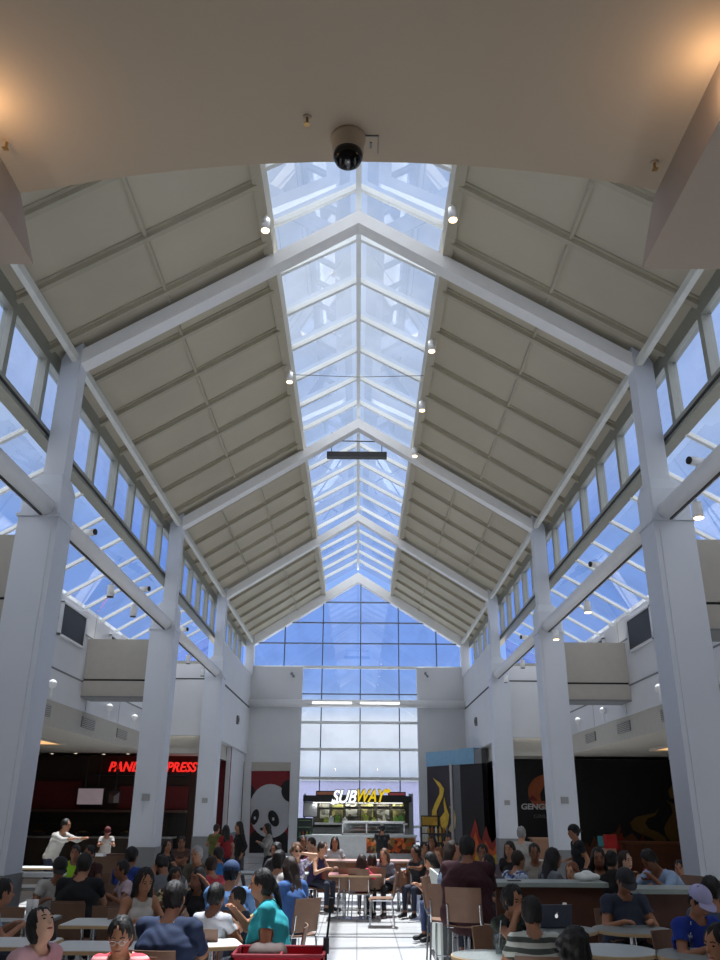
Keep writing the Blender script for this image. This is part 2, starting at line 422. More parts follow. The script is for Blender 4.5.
# end wall (Y = 38.2)
ew = MB().prism([(CX-4.95, Y1, 7.95), (CX-2.5, Y1, 7.95), (CX-2.5, Y1, 0), (CX-4.95, Y1, 0)], (0, .3, 0)).build('wall_end_left', WHITE); struct(recalc(ew))
ew = MB().prism([(CX+4.95, Y1, 7.95), (CX+2.72, Y1, 7.95), (CX+2.72, Y1, 0), (CX+4.95, Y1, 0)], (0, .3, 0)).build('wall_end_right', WHITE); struct(recalc(ew))
gz = lambda ax: ZR+.2-SLOPE*ax
gl = MB().add([(CX-4.9, Y1+.15, 7.95), (CX-2.5, Y1+.15, 7.95), (CX-2.5, Y1+.15, 0), (CX+2.72, Y1+.15, 0), (CX+2.72, Y1+.15, 7.95), (CX+4.9, Y1+.15, 7.95),
               (CX+4.9, Y1+.15, gz(4.9)), (CX, Y1+.15, gz(0)), (CX-4.9, Y1+.15, gz(4.9))], [tuple(range(9))])
endw = struct(gl.build('window_%d' % wn, GL_END)); wn += 1
for xx in (-3.45, -1.68, .08, 1.85, 3.6):
    z0 = 0 if abs(xx) < 2 else 7.95
    MB().box(xx-.025, xx+.025, Y1+.08, Y1+.2, z0, gz(abs(xx-CX))).build('mullion', GDARK, endw)
for z in (11.0, 10.02, 9.05, 7.95, 6.75, 5.5, 4.35, 3.14, 1.2):
    ax = min(4.9, (ZR+.2-z)/SLOPE) if z >= 7.95 else 2.6
    xa, xb = CX-ax, CX+ax
    if z < 7.95: xb = CX+2.72
    wd = .025 if z > 8 or z == 6.75 else .06
    MB().box(xa, xb, Y1+.06, Y1+.2, z-wd, z+wd).build('transom', GDARK if z > 8 or z == 6.75 else MULLW, endw)
# sloped white edge of the gable
for sg in (-1, 1):
    a = CX; b = CX+sg*5.0
    m = MB().hexa([(a, Y1-.15, ZR-.05), (b, Y1-.15, ZR-.05-SLOPE*5.0), (b, Y1+.3, ZR-.05-SLOPE*5.0), (a, Y1+.3, ZR-.05),
                   (a, Y1-.15, ZR+.4), (b, Y1-.15, ZR+.4-SLOPE*5.0), (b, Y1+.3, ZR+.4-SLOPE*5.0), (a, Y1+.3, ZR+.4)])
    struct(recalc(m.build('trim_%d' % (17 if sg < 0 else 18), STEEL)))
    xa, xb = sorted((CX+sg*4.78, CX+sg*5.15))
    sbox('trim_%d' % (19 if sg < 0 else 20), WHITE, xa, xb, Y1-.2, Y1+.3, 7.5, 9.35)

# food stall walls
sbox('wall_left_stall', DBRN, -14.1, -5.75, 31.0, 31.2, 0, 3.62)
sbox('wall_left_stall_return', DRED, -5.95, -5.75, 31.2, 34.0, 0, 3.62)
sbox('wall_left_red', DRED, -5.95, -5.0, 34.0, 34.2, 0, 4.14)
sbox('wall_right_stall', DWALL, 4.95, 14.1, 31.3, 31.5, 0, 3.62)

# exterior building seen through the foot of the end glass
ext = thing('exterior_building', 'pale building wall outside, seen through the foot of the end glass', 'building')
MB().box(-14, 14, 58, 62, 0, 3.6).build('wall', mat('exterior_white', (186, 186, 216), .8), ext)
MB().box(-14.2, 14.2, 57.9, 62, 3.6, 3.9).build('parapet', mat('exterior_parapet', (190, 194, 200), .8), ext)
struct(MB().box(-40, 40, 44, 90, -.25, -.05).build('floor', mat('exterior_paving', (120, 120, 118), .9)))

# ---------------------------------------------------------------- frames and columns
word = ['nearest', 'second', 'third', 'farthest']
for i, fy in enumerate(FY[:3]):
    fr = thing('roof_frame', '%s white steel roof frame crossing under the ridge skylight' % word[i], 'roof frame', (0, fy, 0), group=None)
    for sg in (-1, 1):
        w = .15; t = .27
        xk = CX+sg*(XE+.12); zk = ZE-.0
        A = (CX, ZR+.02); B = (xk, ZR-SLOPE*(XE+.12))
        recalc(MB().hexa([(A[0], -w, A[1]-.02), (B[0], -w, B[1]-.02), (B[0], w, B[1]-.02), (A[0], w, A[1]-.02),
                   (A[0], -w, A[1]+t), (B[0], -w, B[1]+t), (B[0], w, B[1]+t), (A[0], w, A[1]+t)]).build('rafter', STEEL, fr))

for i, fy in enumerate(FY[:3]):
    for sg in (-1, 1):
        side = 'left' if sg < 0 else 'right'
        c = thing('column', '%s white column on the %s, grey base, narrow upper shaft' % (word[i] if i < 2 else 'farthest free-standing', side), 'column', (CX+sg*4.99, fy, 0))
        h = .315
        MB().box(-h-.02, h+.02, -h-.02, h+.02, 0, 1.04).build('base', GREYB, c)
        m = MB().box(-h, h, -h, h, 1.04, 6.14)
        m.box(-h+.08, h-.08, -h-.012, -h, 1.12, 6.0)
        m.build('shaft', COLW, c)
        m = MB().box(-h-.03, h+.03, -h-.03, h+.03, 6.14, 6.19)
        ch = .12
        oc = lambda hh, c_: [(-hh+c_, -hh), (hh-c_, -hh), (hh, -hh+c_), (hh, hh-c_), (hh-c_, hh), (-hh+c_, hh), (-hh, hh-c_), (-hh, -hh+c_)]
        m.prism([(x, y, 6.19) for x, y in oc(h, .03)], (0, 0, .5))
        a = [(x, y, 6.69) for x, y in oc(h, .03)]; b = [(x-sg*.07, y, 6.9) for x, y in oc(.19, .02)]
        m.add([Vector(q) for q in a+b], [(k, (k+1) % 8, 8+(k+1) % 8, 8+k) for k in range(8)]+[tuple(range(8, 16))])
        recalc(m.build('capital', COLW, c))
        u = .165; o_ = -sg*.07
        m = MB().box(o_-u, o_+u, -u, u, 6.85, ZE+.02)
        kp = [(-sg*.07-u, 0), (-sg*.07+u, 0)]
        m.prism([(o_-u, -u, ZE+.02), (o_+u, -u, ZE+.02), (o_+u-(.05 if sg > 0 else 0), -u, ZE+.36 if sg < 0 else ZE+.14), (o_-u+(.05 if sg < 0 else 0), -u, ZE+.14 if sg < 0 else ZE+.36)], (0, 2*u, 0))
        recalc(m.build('upper_shaft', COLW, c))
        if i > 0: MB().box(-.09, .09, -h-.045, -h-.013, 2.05, 2.2).build('box_plate', mat('grey_plate', (150, 150, 152), .5), c)

# round tubes running between the columns, one length per bay and side
for sg in (-1, 1):
    side = 'left' if sg < 0 else 'right'
    for k, (a, b) in enumerate(((4.2, 12.2), (12.8, 21.0), (21.6, 29.1))):
        t = thing('track_tube', '%s length of white light tube between the %s columns' % (('nearest', 'middle', 'farthest')[k], side), 'light track', (CX+sg*4.92, a, 6.3))
        L = b-a
        MB().tube((0, 0, 0), (0, L, 0), .155, k=20).build('tube', STEEL, t, smooth='auto')
        MB().box(-.018, .018, .1, L-.1, -.175, -.15).build('slot', BLACK, t)
t = thing('cross_tube', 'white light tube crossing in front of the end glass wall', 'light track', (CX, 37.85, 6.28))
MB().tube((-4.84, 0, 0), (4.84, 0, 0), .17, k=20).build('tube', STEEL, t, smooth='auto')
for xa in (-2.0, .15): MB().box(xa, xa+1.75, -.19, -.15, -.03, .05).build('lamp_strip', mat('lamp_strip_white', (255, 255, 250), .4, emit=1.6), t)

# boxed beams from the columns to the outer walls
for i, fy in enumerate(FY[:2]):
    for sg in (-1, 1):
        side = 'left' if sg < 0 else 'right'
        b = thing('boxed_beam', 'grey boxed beam from the %s %s column out to the wall' % (word[i], side), 'beam', (0, fy, 0))
        x0, x1 = sorted((CX+sg*5.31, CX+sg*6.995))
        MB().box(x0, x1, .12, .9, 4.95, 5.97).build('upper_panel', BOXG, b)
        MB().box(x0, x1, .16, .86, 4.9, 4.95).build('shadow_gap', DARK, b)
        MB().box(x0, x1, .1, .92, 4.52, 4.9).build('lower_panel', BOXG, b)
        MB().box(x0, x1, .08, .94, 4.48, 4.52).build('bottom_edge', GREYB, b)

# ================================================================ SMALL FITTINGS
# louvred windows of the aisle walls
for sg in (-1, 1):
    for j, (yc, side) in enumerate(((16.5, ''), (20.0, ''), (24.0, ''))):
        s_ = 'left' if sg < 0 else 'right'
        o = thing('wall_louvre', '%s dark louvred panel high on the %s aisle wall' % (('nearest', 'middle', 'farthest')[j], s_), 'louvre', (CX+sg*XW, yc, 6.05))
        a, b = sorted((-sg*.07, -sg*.01))
        MB().box(a, b, -.85, .85, -.38, .34).build('panel', LOUV, o)
        a, b = sorted((-sg*.09, -sg*.01))
        m = MB().box(a, b, -.9, -.85, -.42, .38).box(a, b, .85, .9, -.42, .38).box(a, b, -.9, .9, .34, .38).box(a, b, -.9, .9, -.42, -.38)
        m.build('frame', WHITE, o)
# vents on the header
for sg in (-1, 1):
    s_ = 'left' if sg < 0 else 'right'
    for j, yc in enumerate((18.9, 22.3, 25.6)):
        o = thing('air_vent', '%s grey air grille in the header above the %s stalls' % (('nearest', 'middle', 'farthest')[j], s_), 'vent', (CX+sg*(XW+.02), yc, 3.93))
        a, b = sorted((-sg*.03, -sg*.002))
        MB().box(a, b, -.55, .55, -.13, .13).build('grille', mat('vent_grey', (120, 120, 118), .6), o)
        m = MB()
        for k in range(6): m.box(a-.01, b+.01, -.52, .52, -.12+k*.045, -.105+k*.045)
        m.build('slats', TAN, o)
    for j, yc in enumerate((19.0, 23.6, 26.4)):
        o = thing('globe_uplight', '%s small globe lamp standing on the ledge of the %s aisle wall' % (('nearest', 'middle', 'farthest')[j], s_), 'lamp', (CX+sg*(XW-.12), yc, 4.19))
        MB().tube((0, 0, 0), (0, 0, .22), .025).build('stem', STEEL, o)
        MB().lathe((0, 0, .3), [(.02, -.1), (.07, -.08), (.1, 0), (.08, .06), (.03, .09)], 14).build('globe', STEEL, o, smooth=True)

# can spotlights
BULB = mat('bulb_glow', (255, 214, 160), .4, emit=5)
BULBOFF = mat('lamp_face', (40, 40, 40), .3)
def spot_proto(on):
    o = thing('spotlight', 'x', 'spotlight')
    MB().tube((0, 0, 0), (0, 0, -.09), .016).build('stem', STEEL, o)
    MB().tube((0, 0, -.07), (0, .0, -.30), .072, .072, k=16).build('can', STEEL, o, smooth='auto')
    MB().tube((0, 0, -.3), (0, 0, -.315), .066, .066, k=16).build('lens', BULB if on else BULBOFF, o)
    return o
first = {}
def spot(p, on, label, group=None):
    if on not in first: first[on] = o = spot_proto(on); o.location = p; o['label'] = label
    else: o = dup(first[on], p, 0, label)
    return o
nm5 = ['nearest', 'second', 'third', 'fourth', 'fifth']
for k, y in enumerate((11.3, 16.6)): spot((CX-XS+.03, y, ZS+.02), True, '%s lit can spotlight hanging on the left rim of the ridge skylight' % nm5[k])
for k, y in enumerate((11.0, 15.2, 18.0, 20.8)): spot((CX+XS-.03, y, ZS+.02), True, '%s lit can spotlight hanging on the right rim of the ridge skylight' % nm5[k])
for k, y in enumerate((16.1, 17.9, 24.2, 26.6)): spot((CX-4.92, y, 6.108), False, '%s white can spotlight hanging from the left light tube' % nm5[k])
for k, y in enumerate((11.1, 17.2, 20.2, 24.6, 27.6)): spot((CX+4.92, y, 6.108), k < 3, '%s white can spotlight hanging from the right light tube' % nm5[k])
# small cameras/projectors on top of the tubes
def proj(p, rz, label):
    o = thing('security_camera', label, 'camera', p, rz)
    MB().tube((0, 0, 0), (0, 0, .1), .02).build('bracket', STEEL, o)
    MB().tube((0, -.12, .14), (0, .1, .14), .065, .065, k=14).build('housing', STEEL, o, smooth='auto')
    MB().tube((0, -.135, .14), (0, -.12, .14), .058, .058, k=14).build('lens', BLACK, o)
proj((CX-4.92, 14.4, 6.455), R_(70), 'nearest white projector on the left light tube')
proj((CX-4.92, 18.6, 6.456), R_(70), 'middle white projector on the left light tube')
proj((CX-4.92, 23.2, 6.456), R_(70), 'farthest white projector on the left light tube')
proj((CX+4.92, 10.9, 6.456), R_(-70), 'nearest white projector on the right light tube')
proj((CX+4.92, 16.3, 6.456), R_(-70), 'middle white projector on the right light tube')
proj((CX+4.92, 24.0, 6.456), R_(-70), 'farthest white projector on the right light tube')

# dome camera under the near ceiling
dc = thing('dome_camera', 'beige dome security camera with black globe under the near ceiling', 'security camera', (-.075, 3.36, 5.2))
MB().lathe((0, 0, 0), [(.092, -.0), (.092, -.02), (.086, -.025), (.083, -.10), (.078, -.105)][::-1], 24).build('housing', mat('beige_plastic', (190, 176, 156), .5), dc, smooth=True)
MB().lathe((0, 0, -.105), [(.076, 0), (.078, -.025), (.066, -.055), (.04, -.078), (.01, -.084)][::-1], 24).build('globe', mat('smoked_globe', (14, 12, 14), .12), dc, smooth=True)
pl = thing('ceiling_plate', 'small outlined cover plate beside the dome camera', 'cover plate', (.045, 3.40, 5.2))
m = MB().box(-.04, .04, -.06, .06, -.006, 0); m.build('plate', SOFF, pl)
MB().box(.036, .042, -.06, .06, -.009, -.002).box(-.042, .042, -.064, -.058, -.009, -.002).box(-.006, .006, -.02, .02, -.012, -.004).build('edge', GREYB, pl)
for k, (x, y, w) in enumerate(((-.285, 3.22, 'left of the dome camera'), (1.60, 3.52, 'near the right bulkhead'), (-1.90, 3.40, 'near the left bulkhead'))):
    sp_ = thing('sprinkler', 'tiny ceiling sprinkler %s' % w, 'sprinkler', (x, y, 5.2))
    MB().lathe((0, 0, 0), [(.022, 0), (.022, -.006)], 12).build('plate', SOFF, sp_)
    MB().tube((0, 0, -.005), (0, 0, -.045), .007).box(-.014, .014, -.014, .014, -.05, -.046).build('head', mat('brass', (170, 140, 90), .4, .8), sp_)
# warm wall uplights on the inner faces of the near bulkheads, just beside the view
for sg, xx in ((-1, -1.98), (1, 1.69)):
    u = thing('wall_uplight', 'small warm uplight on the %s bulkhead beside the near ceiling' % ('left' if sg < 0 else 'right'), 'wall light', (xx, 3.1 if sg < 0 else 2.8, 4.97))
    a, b = sorted((0, -sg*.05))
    MB().box(a*.6, b*.6, -.06, .06, -.03, .0).build('tray', BULK, u)
    ld = bpy.data.lights.new('uplight', 'POINT'); ld.energy = 2.8 if sg < 0 else 2.2; ld.color = (1, .66, .38); ld.shadow_soft_size = .05
    lo = bpy.data.objects.new('uplight', ld); COL.objects.link(lo); lo.parent = u; lo.location = (-sg*.04, 0, .05)

# hanging bar under the second frame, and the wire
hb = thing('hanging_bar', 'long black bar hung on rods under the skylight', 'hanging bar', (-.1, 21.3, 0))
MB().box(-.85, .86, .1, .3, 11.2, 11.36).build('bar', BLACK, hb)
m = MB().tube((-.72, .2, 11.74), (.72, .2, 11.72), .018)
for x in (-.72, .72): m.tube((x, .2, 11.36), (x, .2, 12.0), .012).box(x-.04, x+.04, .16, .24, 11.68, 11.78)
m.build('rods', DARK, hb)
wr = tag(MB().path([(CX-1.55, 17.0, 11.38), (CX, 17.0, 11.33), (CX+1.55, 17.0, 11.38)], .008).build('cable', DARK), 'thin cable strung across the skylight between its rims', 'cable')

# ================================================================ FOOD STALLS
def fit_text(name, txt, x0, x1, yb, yt, Y, m, parent, **k):
    """letters between two pixel columns, standing on the plane Y"""
    a = at(x0, yb, Y=Y); b = at(x1, yb, Y=Y); c = at(x0, yt, Y=Y)
    o = text_mesh(name, txt, 1.0, m, a, parent, **k)
    xs = [v.co.x for v in o.data.vertices]; ys = [v.co.y for v in o.data.vertices]
    sx = (b.x-a.x)/(max(xs)-min(xs)); sy = (c.z-a.z)/(max(ys)-min(ys))
    for v in o.data.vertices:
        v.co.x = (v.co.x-min(xs))*sx; v.co.y = (v.co.y-min(ys))*sy
    o.location = a if parent is None else a-parent.location
    return o
def poly_on(pts, Y, th=.02):
    """a thin cut-out lying on the wall plane Y, outline from its corner points"""
    return MB().prism([at(x, y, Y=Y) for x, y in pts], (0, -th, 0))
def flat(name, pts, Y, m, parent, th=.02):
    return recalc(poly_on(pts, Y, th).build(name, m, parent))
def wbox(px0, py0, px1, py1, Y, depth=.05):
    a = at(px0, py1, Y=Y); b = at(px1, py0, Y=Y)
    return (a.x, b.x, Y-depth, Y, a.z, b.z)
def circ(cx, cy, rx, ry, n=28, tilt=0, clip=None):
    out = []
    for i in range(n):
        t = 2*math.pi*i/n; x = rx*math.cos(t); y = ry*math.sin(t)
        x, y = x*math.cos(tilt)-y*math.sin(tilt), x*math.sin(tilt)+y*math.cos(tilt)
        x += cx; y += cy
        if clip: x = min(max(x, clip[0]), clip[2]); y = min(max(y, clip[1]), clip[3])
        out.append((x, y))
    return out
REDL = mat('red_sign_glow', (225, 40, 34), .5, emit=.9)
sg_ = thing('restaurant_sign', 'red glowing slanted letters PANDA EXPRESS over the left food stall', 'sign', (0, 30.7, 0))
fit_text('letters', 'PANDA EXPRESS', 108.5, 197, 771.5, 761.5, 30.7, REDL, sg_, ext=.04, shear=.28, bold=.02, spacing=1.05)
MB().box(-9.3, -5.95, .05, .28, 2.95, 3.05).build('rail', BLACK, sg_)
st = thing('stall_panelling', 'dark red panelled back of the left food stall under the red letters', 'stall', (0, 30.98, 0))
MB().box(-14, -9.75, -.12, 0, 1.85, 2.75).build('red_panel', DRED, st)
MB().box(-8.4, -5.96, -.12, 0, 1.85, 2.6).build('red_panel', DRED, st)
MB().box(-14, -5.96, -.5, 0, 1.74, 1.82).build('ledge', mat('brown_ledge', (92, 62, 52), .6), st)
MB().box(-14, -5.96, -.1, 0, .0, 1.74).build('tiled_back', mat('dark_tile', (38, 36, 34), .4, var=.3, scale=12), st)
SCR = mat('menu_screen', (176, 158, 164), .4, emit=.22)
for (a, b, c, d, w) in ((75.5, 787.5, 105, 805.5, 'large'), (107, 790, 121, 804, 'small')):
    o = thing('menu_screen', '%s pale menu screen above the left stall counter' % w, 'screen')
    B = wbox(a, b, c, d, 30.35, .08); MB().box(*B).build('case', BLACK, o)
    q = wbox(a+1.3, b+1.2, c-1.2, d-1.2, 30.265, .012); MB().box(*q).build('panel', SCR if w == 'large' else blotch('menu_pic', [(150, 140, 140), (90, 70, 66), (170, 160, 158), (70, 50, 48)], 3), o)
    m = MB(); m.tube((q[0]+.2, 30.3, q[5]), (q[0]+.2, 30.3, 3.62), .02).tube((q[1]-.2, 30.3, q[5]), (q[1]-.2, 30.3, 3.62), .02); m.build('bracket', BLACK, o)
ct = thing('service_counter', 'dark service counter with glass sneeze guard at the left stall', 'counter', (0, 29.4, 0))
MB().box(-13.5, -6.2, 0, .7, 0, .95).build('body', mat('counter_brown', (52, 44, 38), .6), ct)
MB().box(-13.6, -6.1, -.05, .75, .95, 1.0).build('top', mat('steel_top', (150, 150, 148), .3, .6), ct)
MB().box(-13.4, -6.3, .05, .07, 1.0, 1.38).build('guard', GL_CASE, ct)
for k in range(6):
    o = thing('steel_pan', 'steel food pan in the left service counter, %s from the right' % ['first', 'second', 'third', 'fourth', 'fifth', 'sixth'][k], 'food pan', (-6.9-k*.75, 29.75, 1.0))
    MB().lathe((0, 0, 0), [(.2, 0), (.24, .12), (.25, .12), (.25, .13), (.22, .13)], 16).build('pan', CHROME, o, smooth='auto')
    MB().lathe((0, 0, .08), [(.21, 0), (.12, .07), (.01, .09)], 14).build('food', blotch('food_mix', [(150, 60, 30), (200, 160, 90), (90, 110, 50)], 18), o, smooth=True)
for k in range(7):
    o = thing('downlight', 'small recessed downlight before the left stall, %s from the right' % ['first', 'second', 'third', 'fourth', 'fifth', 'sixth', 'seventh'][k], 'ceiling light', (-7.0-k*.9, 29.9-.25*(k % 2), 3.6))
    MB().lathe((0, 0, 0), [(.05, .0), (.05, .018)], 12).build('lens', mat('downlight_glow', (255, 235, 205), .5, emit=2.5), o)
    MB().lathe((0, 0, .002), [(.075, .0), (.075, .018)], 14).build('rim', TAN, o)

# panda mural on the end wall
Yp = Y1-.005
pm = thing('wall_mural', 'red mural panel with a giant black and white panda face on the end wall', 'mural', (0, Yp, 0))
B = (252, 771.5, 289.5, 853)
def mp(name, pts, m, lay):
    o = flat(name, pts, Yp-lay*.012, m, pm, .012); 
    for v in o.data.vertices: v.co.y -= Yp
    return o
PBL = mat('panda_black', (22, 20, 24), .7); PWH = mat('panda_white', (178, 178, 182), .7, var=.02)
mp('red_field', [(251.5, 771), (290, 771), (288.5, 853), (249, 853)], mat('mural_red', (120, 24, 30), .7), 0)
mp('body', circ(269, 858, 28, 32, clip=(250, 800, 288.6, 853)), PBL, 1)
mp('ear', circ(290, 791, 10, 11.5, clip=(250, 780, 289.4, 853)), PBL, 1)
mp('ear', circ(250, 793, 5, 8, clip=(251, 780, 289.4, 853)), PBL, 1)
mp('face', circ(270.5, 811, 21.5, 27, clip=(250.8, 775, 288.9, 853)), PWH, 2)
mp('ear_front', circ(288.5, 793.5, 6.5, 9, tilt=-.5, clip=(250, 780, 289.2, 853)), PBL, 3)
mp('eye_patch', circ(255, 817, 3.8, 8, tilt=.25), PBL, 3)
mp('eye_patch', circ(273.6, 818.5, 5, 8.5, tilt=-.35), PBL, 3)
mp('eye', circ(254.8, 818, 1.1, 1.6), PWH, 4); mp('eye', circ(273.3, 819, 1.2, 1.7), PWH, 4)
mp('nose', circ(262, 829, 2.2, 1.6), PBL, 3)
rs = recalc(MB().box(-.02, .02, 0, .1, 0, 1).build('x', WHITE)); bpy.data.objects.remove(rs)
a = at(252, 762, Y=Y1); b = at(290.5, 771, Y=Y1)
sbox('trim_21', BOXG, a.x, b.x, Y1-.03, Y1, b.z, a.z)
a = at(291, 760, Y=Y1); sbox('trim_22', WHITE, a.x, CX-2.5, Y1-.06, Y1, 0, 3.85)

# sandwich stall in front of the end glass
Ys = 36.4
ks = thing('sandwich_stall', 'sandwich counter stall with black canopy in front of the end glass', 'stall', (0, 0, 0))
B = wbox(303, 796, 411.5, 801.5, Ys, 1.4); MB().box(B[0], B[1], Ys, Ys+1.3, B[4], B[5]).build('canopy', BLACK, ks)
for x in (302.5, 409.5):
    B = wbox(x, 800, x+3.5, 850, Ys+1.2); MB().box(B[0], B[1], Ys+1.1, Ys+1.25, 0, B[5]+.25).build('post', mat('post_grey', (150, 156, 160), .5), ks)
B = wbox(313, 801, 409, 827, Ys+1.2, .05); MB().box(*B).build('back_wall', mat('stall_back', (96, 92, 74), .7), ks)
B = wbox(300, 826, 409, 850, Ys+1.2, .05); MB().box(B[0], B[1], B[2], B[3], 0, B[5]).build('back_wall', mat('stall_back_pale', (150, 152, 150), .6), ks)
YEL = mat('yellow_letters', (244, 206, 20), .5, emit=.35); WHL = mat('white_letters', (245, 245, 245), .5, emit=.7)
ss = thing('stall_sign', 'slanted SUBWAY letters, SUB in white and WAY in yellow, on the black canopy', 'sign', (0, Ys-.1, 0))
BO = mat('letter_edge_black', (14, 16, 14), .5)
fit_text('letter_backing', 'SUB', 330.9, 357.6, 804, 789.1, Ys-.02, BO, ss, ext=.03, shear=.35, bold=.05)
fit_text('letter_backing', 'WAY', 356.9, 387.8, 803, 788.6, Ys-.02, BO, ss, ext=.03, shear=.35, bold=.05)
fit_text('white_letters', 'SUB', 331.5, 357, 803.3, 789.8, Ys-.1, WHL, ss, ext=.05, shear=.35, bold=.022)
fit_text('yellow_letters', 'WAY', 357.5, 387, 802.3, 789.3, Ys-.1, YEL, ss, ext=.05, shear=.35, bold=.022)
def arrow(pts, m):
    o = flat('arrow', pts, Ys-.08, m, ss, .08)
    for v in o.data.vertices: v.co.y -= Ys-.1
arrow([(330, 803.3), (334.5, 799.2), (334.7, 801), (339, 801), (338, 803.6), (334.3, 803.5), (334, 805)], WHL)
arrow([(384, 789.3), (387.6, 789.4), (387.6, 787.8), (391.4, 791), (386.6, 794), (386.8, 792.3), (383, 792.4)], YEL)
MB().box(-1.15, 1.25, .06, .1, 2.36, 2.44).build('rail', BLACK, ss)
for bz in (0,):
    cl_ = thing('canopy_light', 'white strip light under the sandwich stall canopy', 'ceiling light', (0, Ys+.95, 2.12))
    MB().box(-1.9, 1.9, -.05, .05, 0, .04).build('strip', mat('strip_glow', (255, 255, 250), .5, emit=.9), cl_)
    ad = bpy.data.lights.new('canopy_lamp', 'AREA'); ad.shape = 'RECTANGLE'; ad.size = 3.8; ad.size_y = .12; ad.energy = 15
    ao = bpy.data.objects.new('canopy_lamp', ad); COL.objects.link(ao); ao.parent = cl_; ao.location = (0, 0, -.02)
PIC = [blotch('menu_pictures_olive', [(120, 118, 60), (84, 82, 58), (160, 150, 96), (104, 96, 70)], 5), blotch('menu_pictures_grey', [(150, 150, 136), (110, 108, 96), (178, 176, 160), (90, 84, 70)], 6)]
cells = [(303, 802, 318, 817), (319, 802.5, 330, 808), (331, 802.5, 344, 808), (345, 802.5, 358, 807), (360, 802.5, 374, 807), (376, 802.5, 390, 807), (392, 802.5, 405, 807),
         (319, 809, 330, 819), (331, 809, 344, 819), (345, 808.5, 358, 817), (360, 808.5, 374, 823), (376, 808.5, 390, 824), (392, 808.5, 406, 824)]
place = ['tall stainless', 'top row first', 'top row second', 'top row third', 'top row fourth', 'top row fifth', 'top row sixth', 'lower row first', 'lower row second', 'lower row third', 'lower row fourth', 'lower row fifth', 'lower row sixth']
for k, c in enumerate(cells):
    o = thing('menu_board', '%s menu board from the left behind the sandwich counter' % place[k], 'menu board', group='menu boards of the sandwich stall')
    B = wbox(*c, Ys+1.1, .05); MB().box(*B).build('frame', BLACK, o)
    B = wbox(c[0]+.7, c[1]+.6, c[2]-.7, c[3]-.6, Ys+1.045, .01)
    MB().box(*B).build('picture', mat('stainless', (196, 198, 200), .35, .4) if k == 0 else PIC[k % 2], o)
for c, w in (((316, 791, 335, 798.5), 'left brown'), ((388, 792, 405.5, 799), 'right reddish')):
    o = thing('light_box', '%s light box standing on the sandwich stall canopy' % w, 'light box')
    B = wbox(c[0], c[1], c[2], c[3]+.2, Ys+.7, .2); z0 = at(360, 796, Y=Ys).z
    MB().box(B[0], B[1], B[2], B[3], z0, B[5]).build('case', BLACK, o)
    MB().box(B[0]+.04, B[1]-.04, B[2]-.012, B[2], z0+.05, B[5]-.04).build('face', mat('lightbox_'+w[:4], (150, 96, 72) if 'left' in w else (176, 84, 88), .6, emit=.2), o)
# case, counter, worktop
cs = thing('glass_case', 'white framed glass food case on the sandwich counter', 'display case')
B = wbox(342, 831, 404, 846, Ys-.6, .6); x0, x1, ya, yb, z0, z1 = B
z0 = .95; z1 = 1.42
m = MB()
for x in (x0, x1-.05, (x0*.62+x1*.38)): m.box(x, x+.05, ya, ya+.05, z0, z1)
m.box(x0, x1, ya, ya+.05, z1-.05, z1).box(x0, x1, ya, ya+.05, z0, z0+.06).box(x0, x1, ya, yb, z1, z1+.03).box(x0, x1, yb-.03, yb, z0, z1)
m.build('frame', STEEL, cs)
MB().box(x0+.3, x1-.2, ya+.1, yb-.05, 1.1, 1.13).box(x0+.3, x1-.2, ya+.1, yb-.05, 1.24, 1.27).build('shelf', STEEL, cs)
MB().box(x0+.05, x1-.05, ya+.015, ya+.025, z0+.06, z1-.05).build('pane', GL_CASE, cs)
sc = thing('sandwich_counter', 'grey front counter of the sandwich stall with fruit pictures', 'counter')
MB().box(-2.0, 2.3, Ys-1.25, Ys-.35, 0, .9).build('body', mat('counter_grey', (176, 178, 180), .5), sc)
MB().box(-2.05, 2.35, Ys-1.3, Ys-.3, .9, .95).build('top', TOPG, sc)
MB().box(.35, 2.25, Ys-1.262, Ys-1.25, .3, .85).build('picture_strip', blotch('fruit_pictures', [(170, 70, 30), (60, 40, 26), (200, 110, 50), (90, 30, 20), (120, 90, 40)], 7), sc)
for k, (x, c) in enumerate(((326, (150, 170, 60)), (331, (210, 215, 220)), (337, (120, 160, 60)), (345, (225, 225, 225)), (352, (60, 64, 60)), (366, (190, 205, 90)), (374, (190, 205, 90)), (396, (140, 190, 90)), (401, (110, 170, 80)))):
    p = at(x, 825, Y=Ys+.95)
    o = thing('counter_item', 'small packet on the back shelf of the sandwich stall, %s from the left' % ['first', 'second', 'third', 'fourth', 'fifth', 'sixth', 'seventh', 'eighth', 'ninth'][k], 'packet', (p.x, p.y, 1.36), group='packets on the back shelf')
    MB().box(-.1, .1, -.06, .06, 0, .16+.05*(k % 3)).box(-.04, .04, -.03, .03, .15, .22+.05*(k % 3)).build('packet', mat('packet_%d' % k, c, .6), o)
MB().box(-1.8, 2.1, Ys+.8, Ys+1.15, 1.28, 1.36).build('back_shelf', STEEL, ks)
fg = thing('drinks_fridge', 'dark drinks cooler with green lit shelves left of the sandwich counter', 'fridge')
B = wbox(297.5, 818, 313, 850, Ys-.3, .7); MB().box(B[0], B[1], B[2], B[3], 0, B[5]).build('body', mat('fridge_dark', (30, 36, 34), .4), fg)
for z in (.5, .85, 1.2, 1.45):
    MB().box(B[0]+.05, B[1]-.05, B[2]-.03, B[2], z, z+.03).build('shelf', mat('fridge_shelf', (92, 130, 92), .5), fg)
for k in range(4):
    for z in (.53, .88):
        o = tag(MB().lathe((B[0]+.12+k*.14, B[2]-.06, z), [(.03, 0), (.03, .13), (.012, .17), (.012, .2)], 10).build('bottle', mat('bottle_%d' % (k % 3), ((60, 110, 60), (150, 60, 40), (190, 180, 80))[k % 3], .3), None), 'small bottle on a shelf of the dark drinks cooler', 'bottle', 'bottles in the drinks cooler')
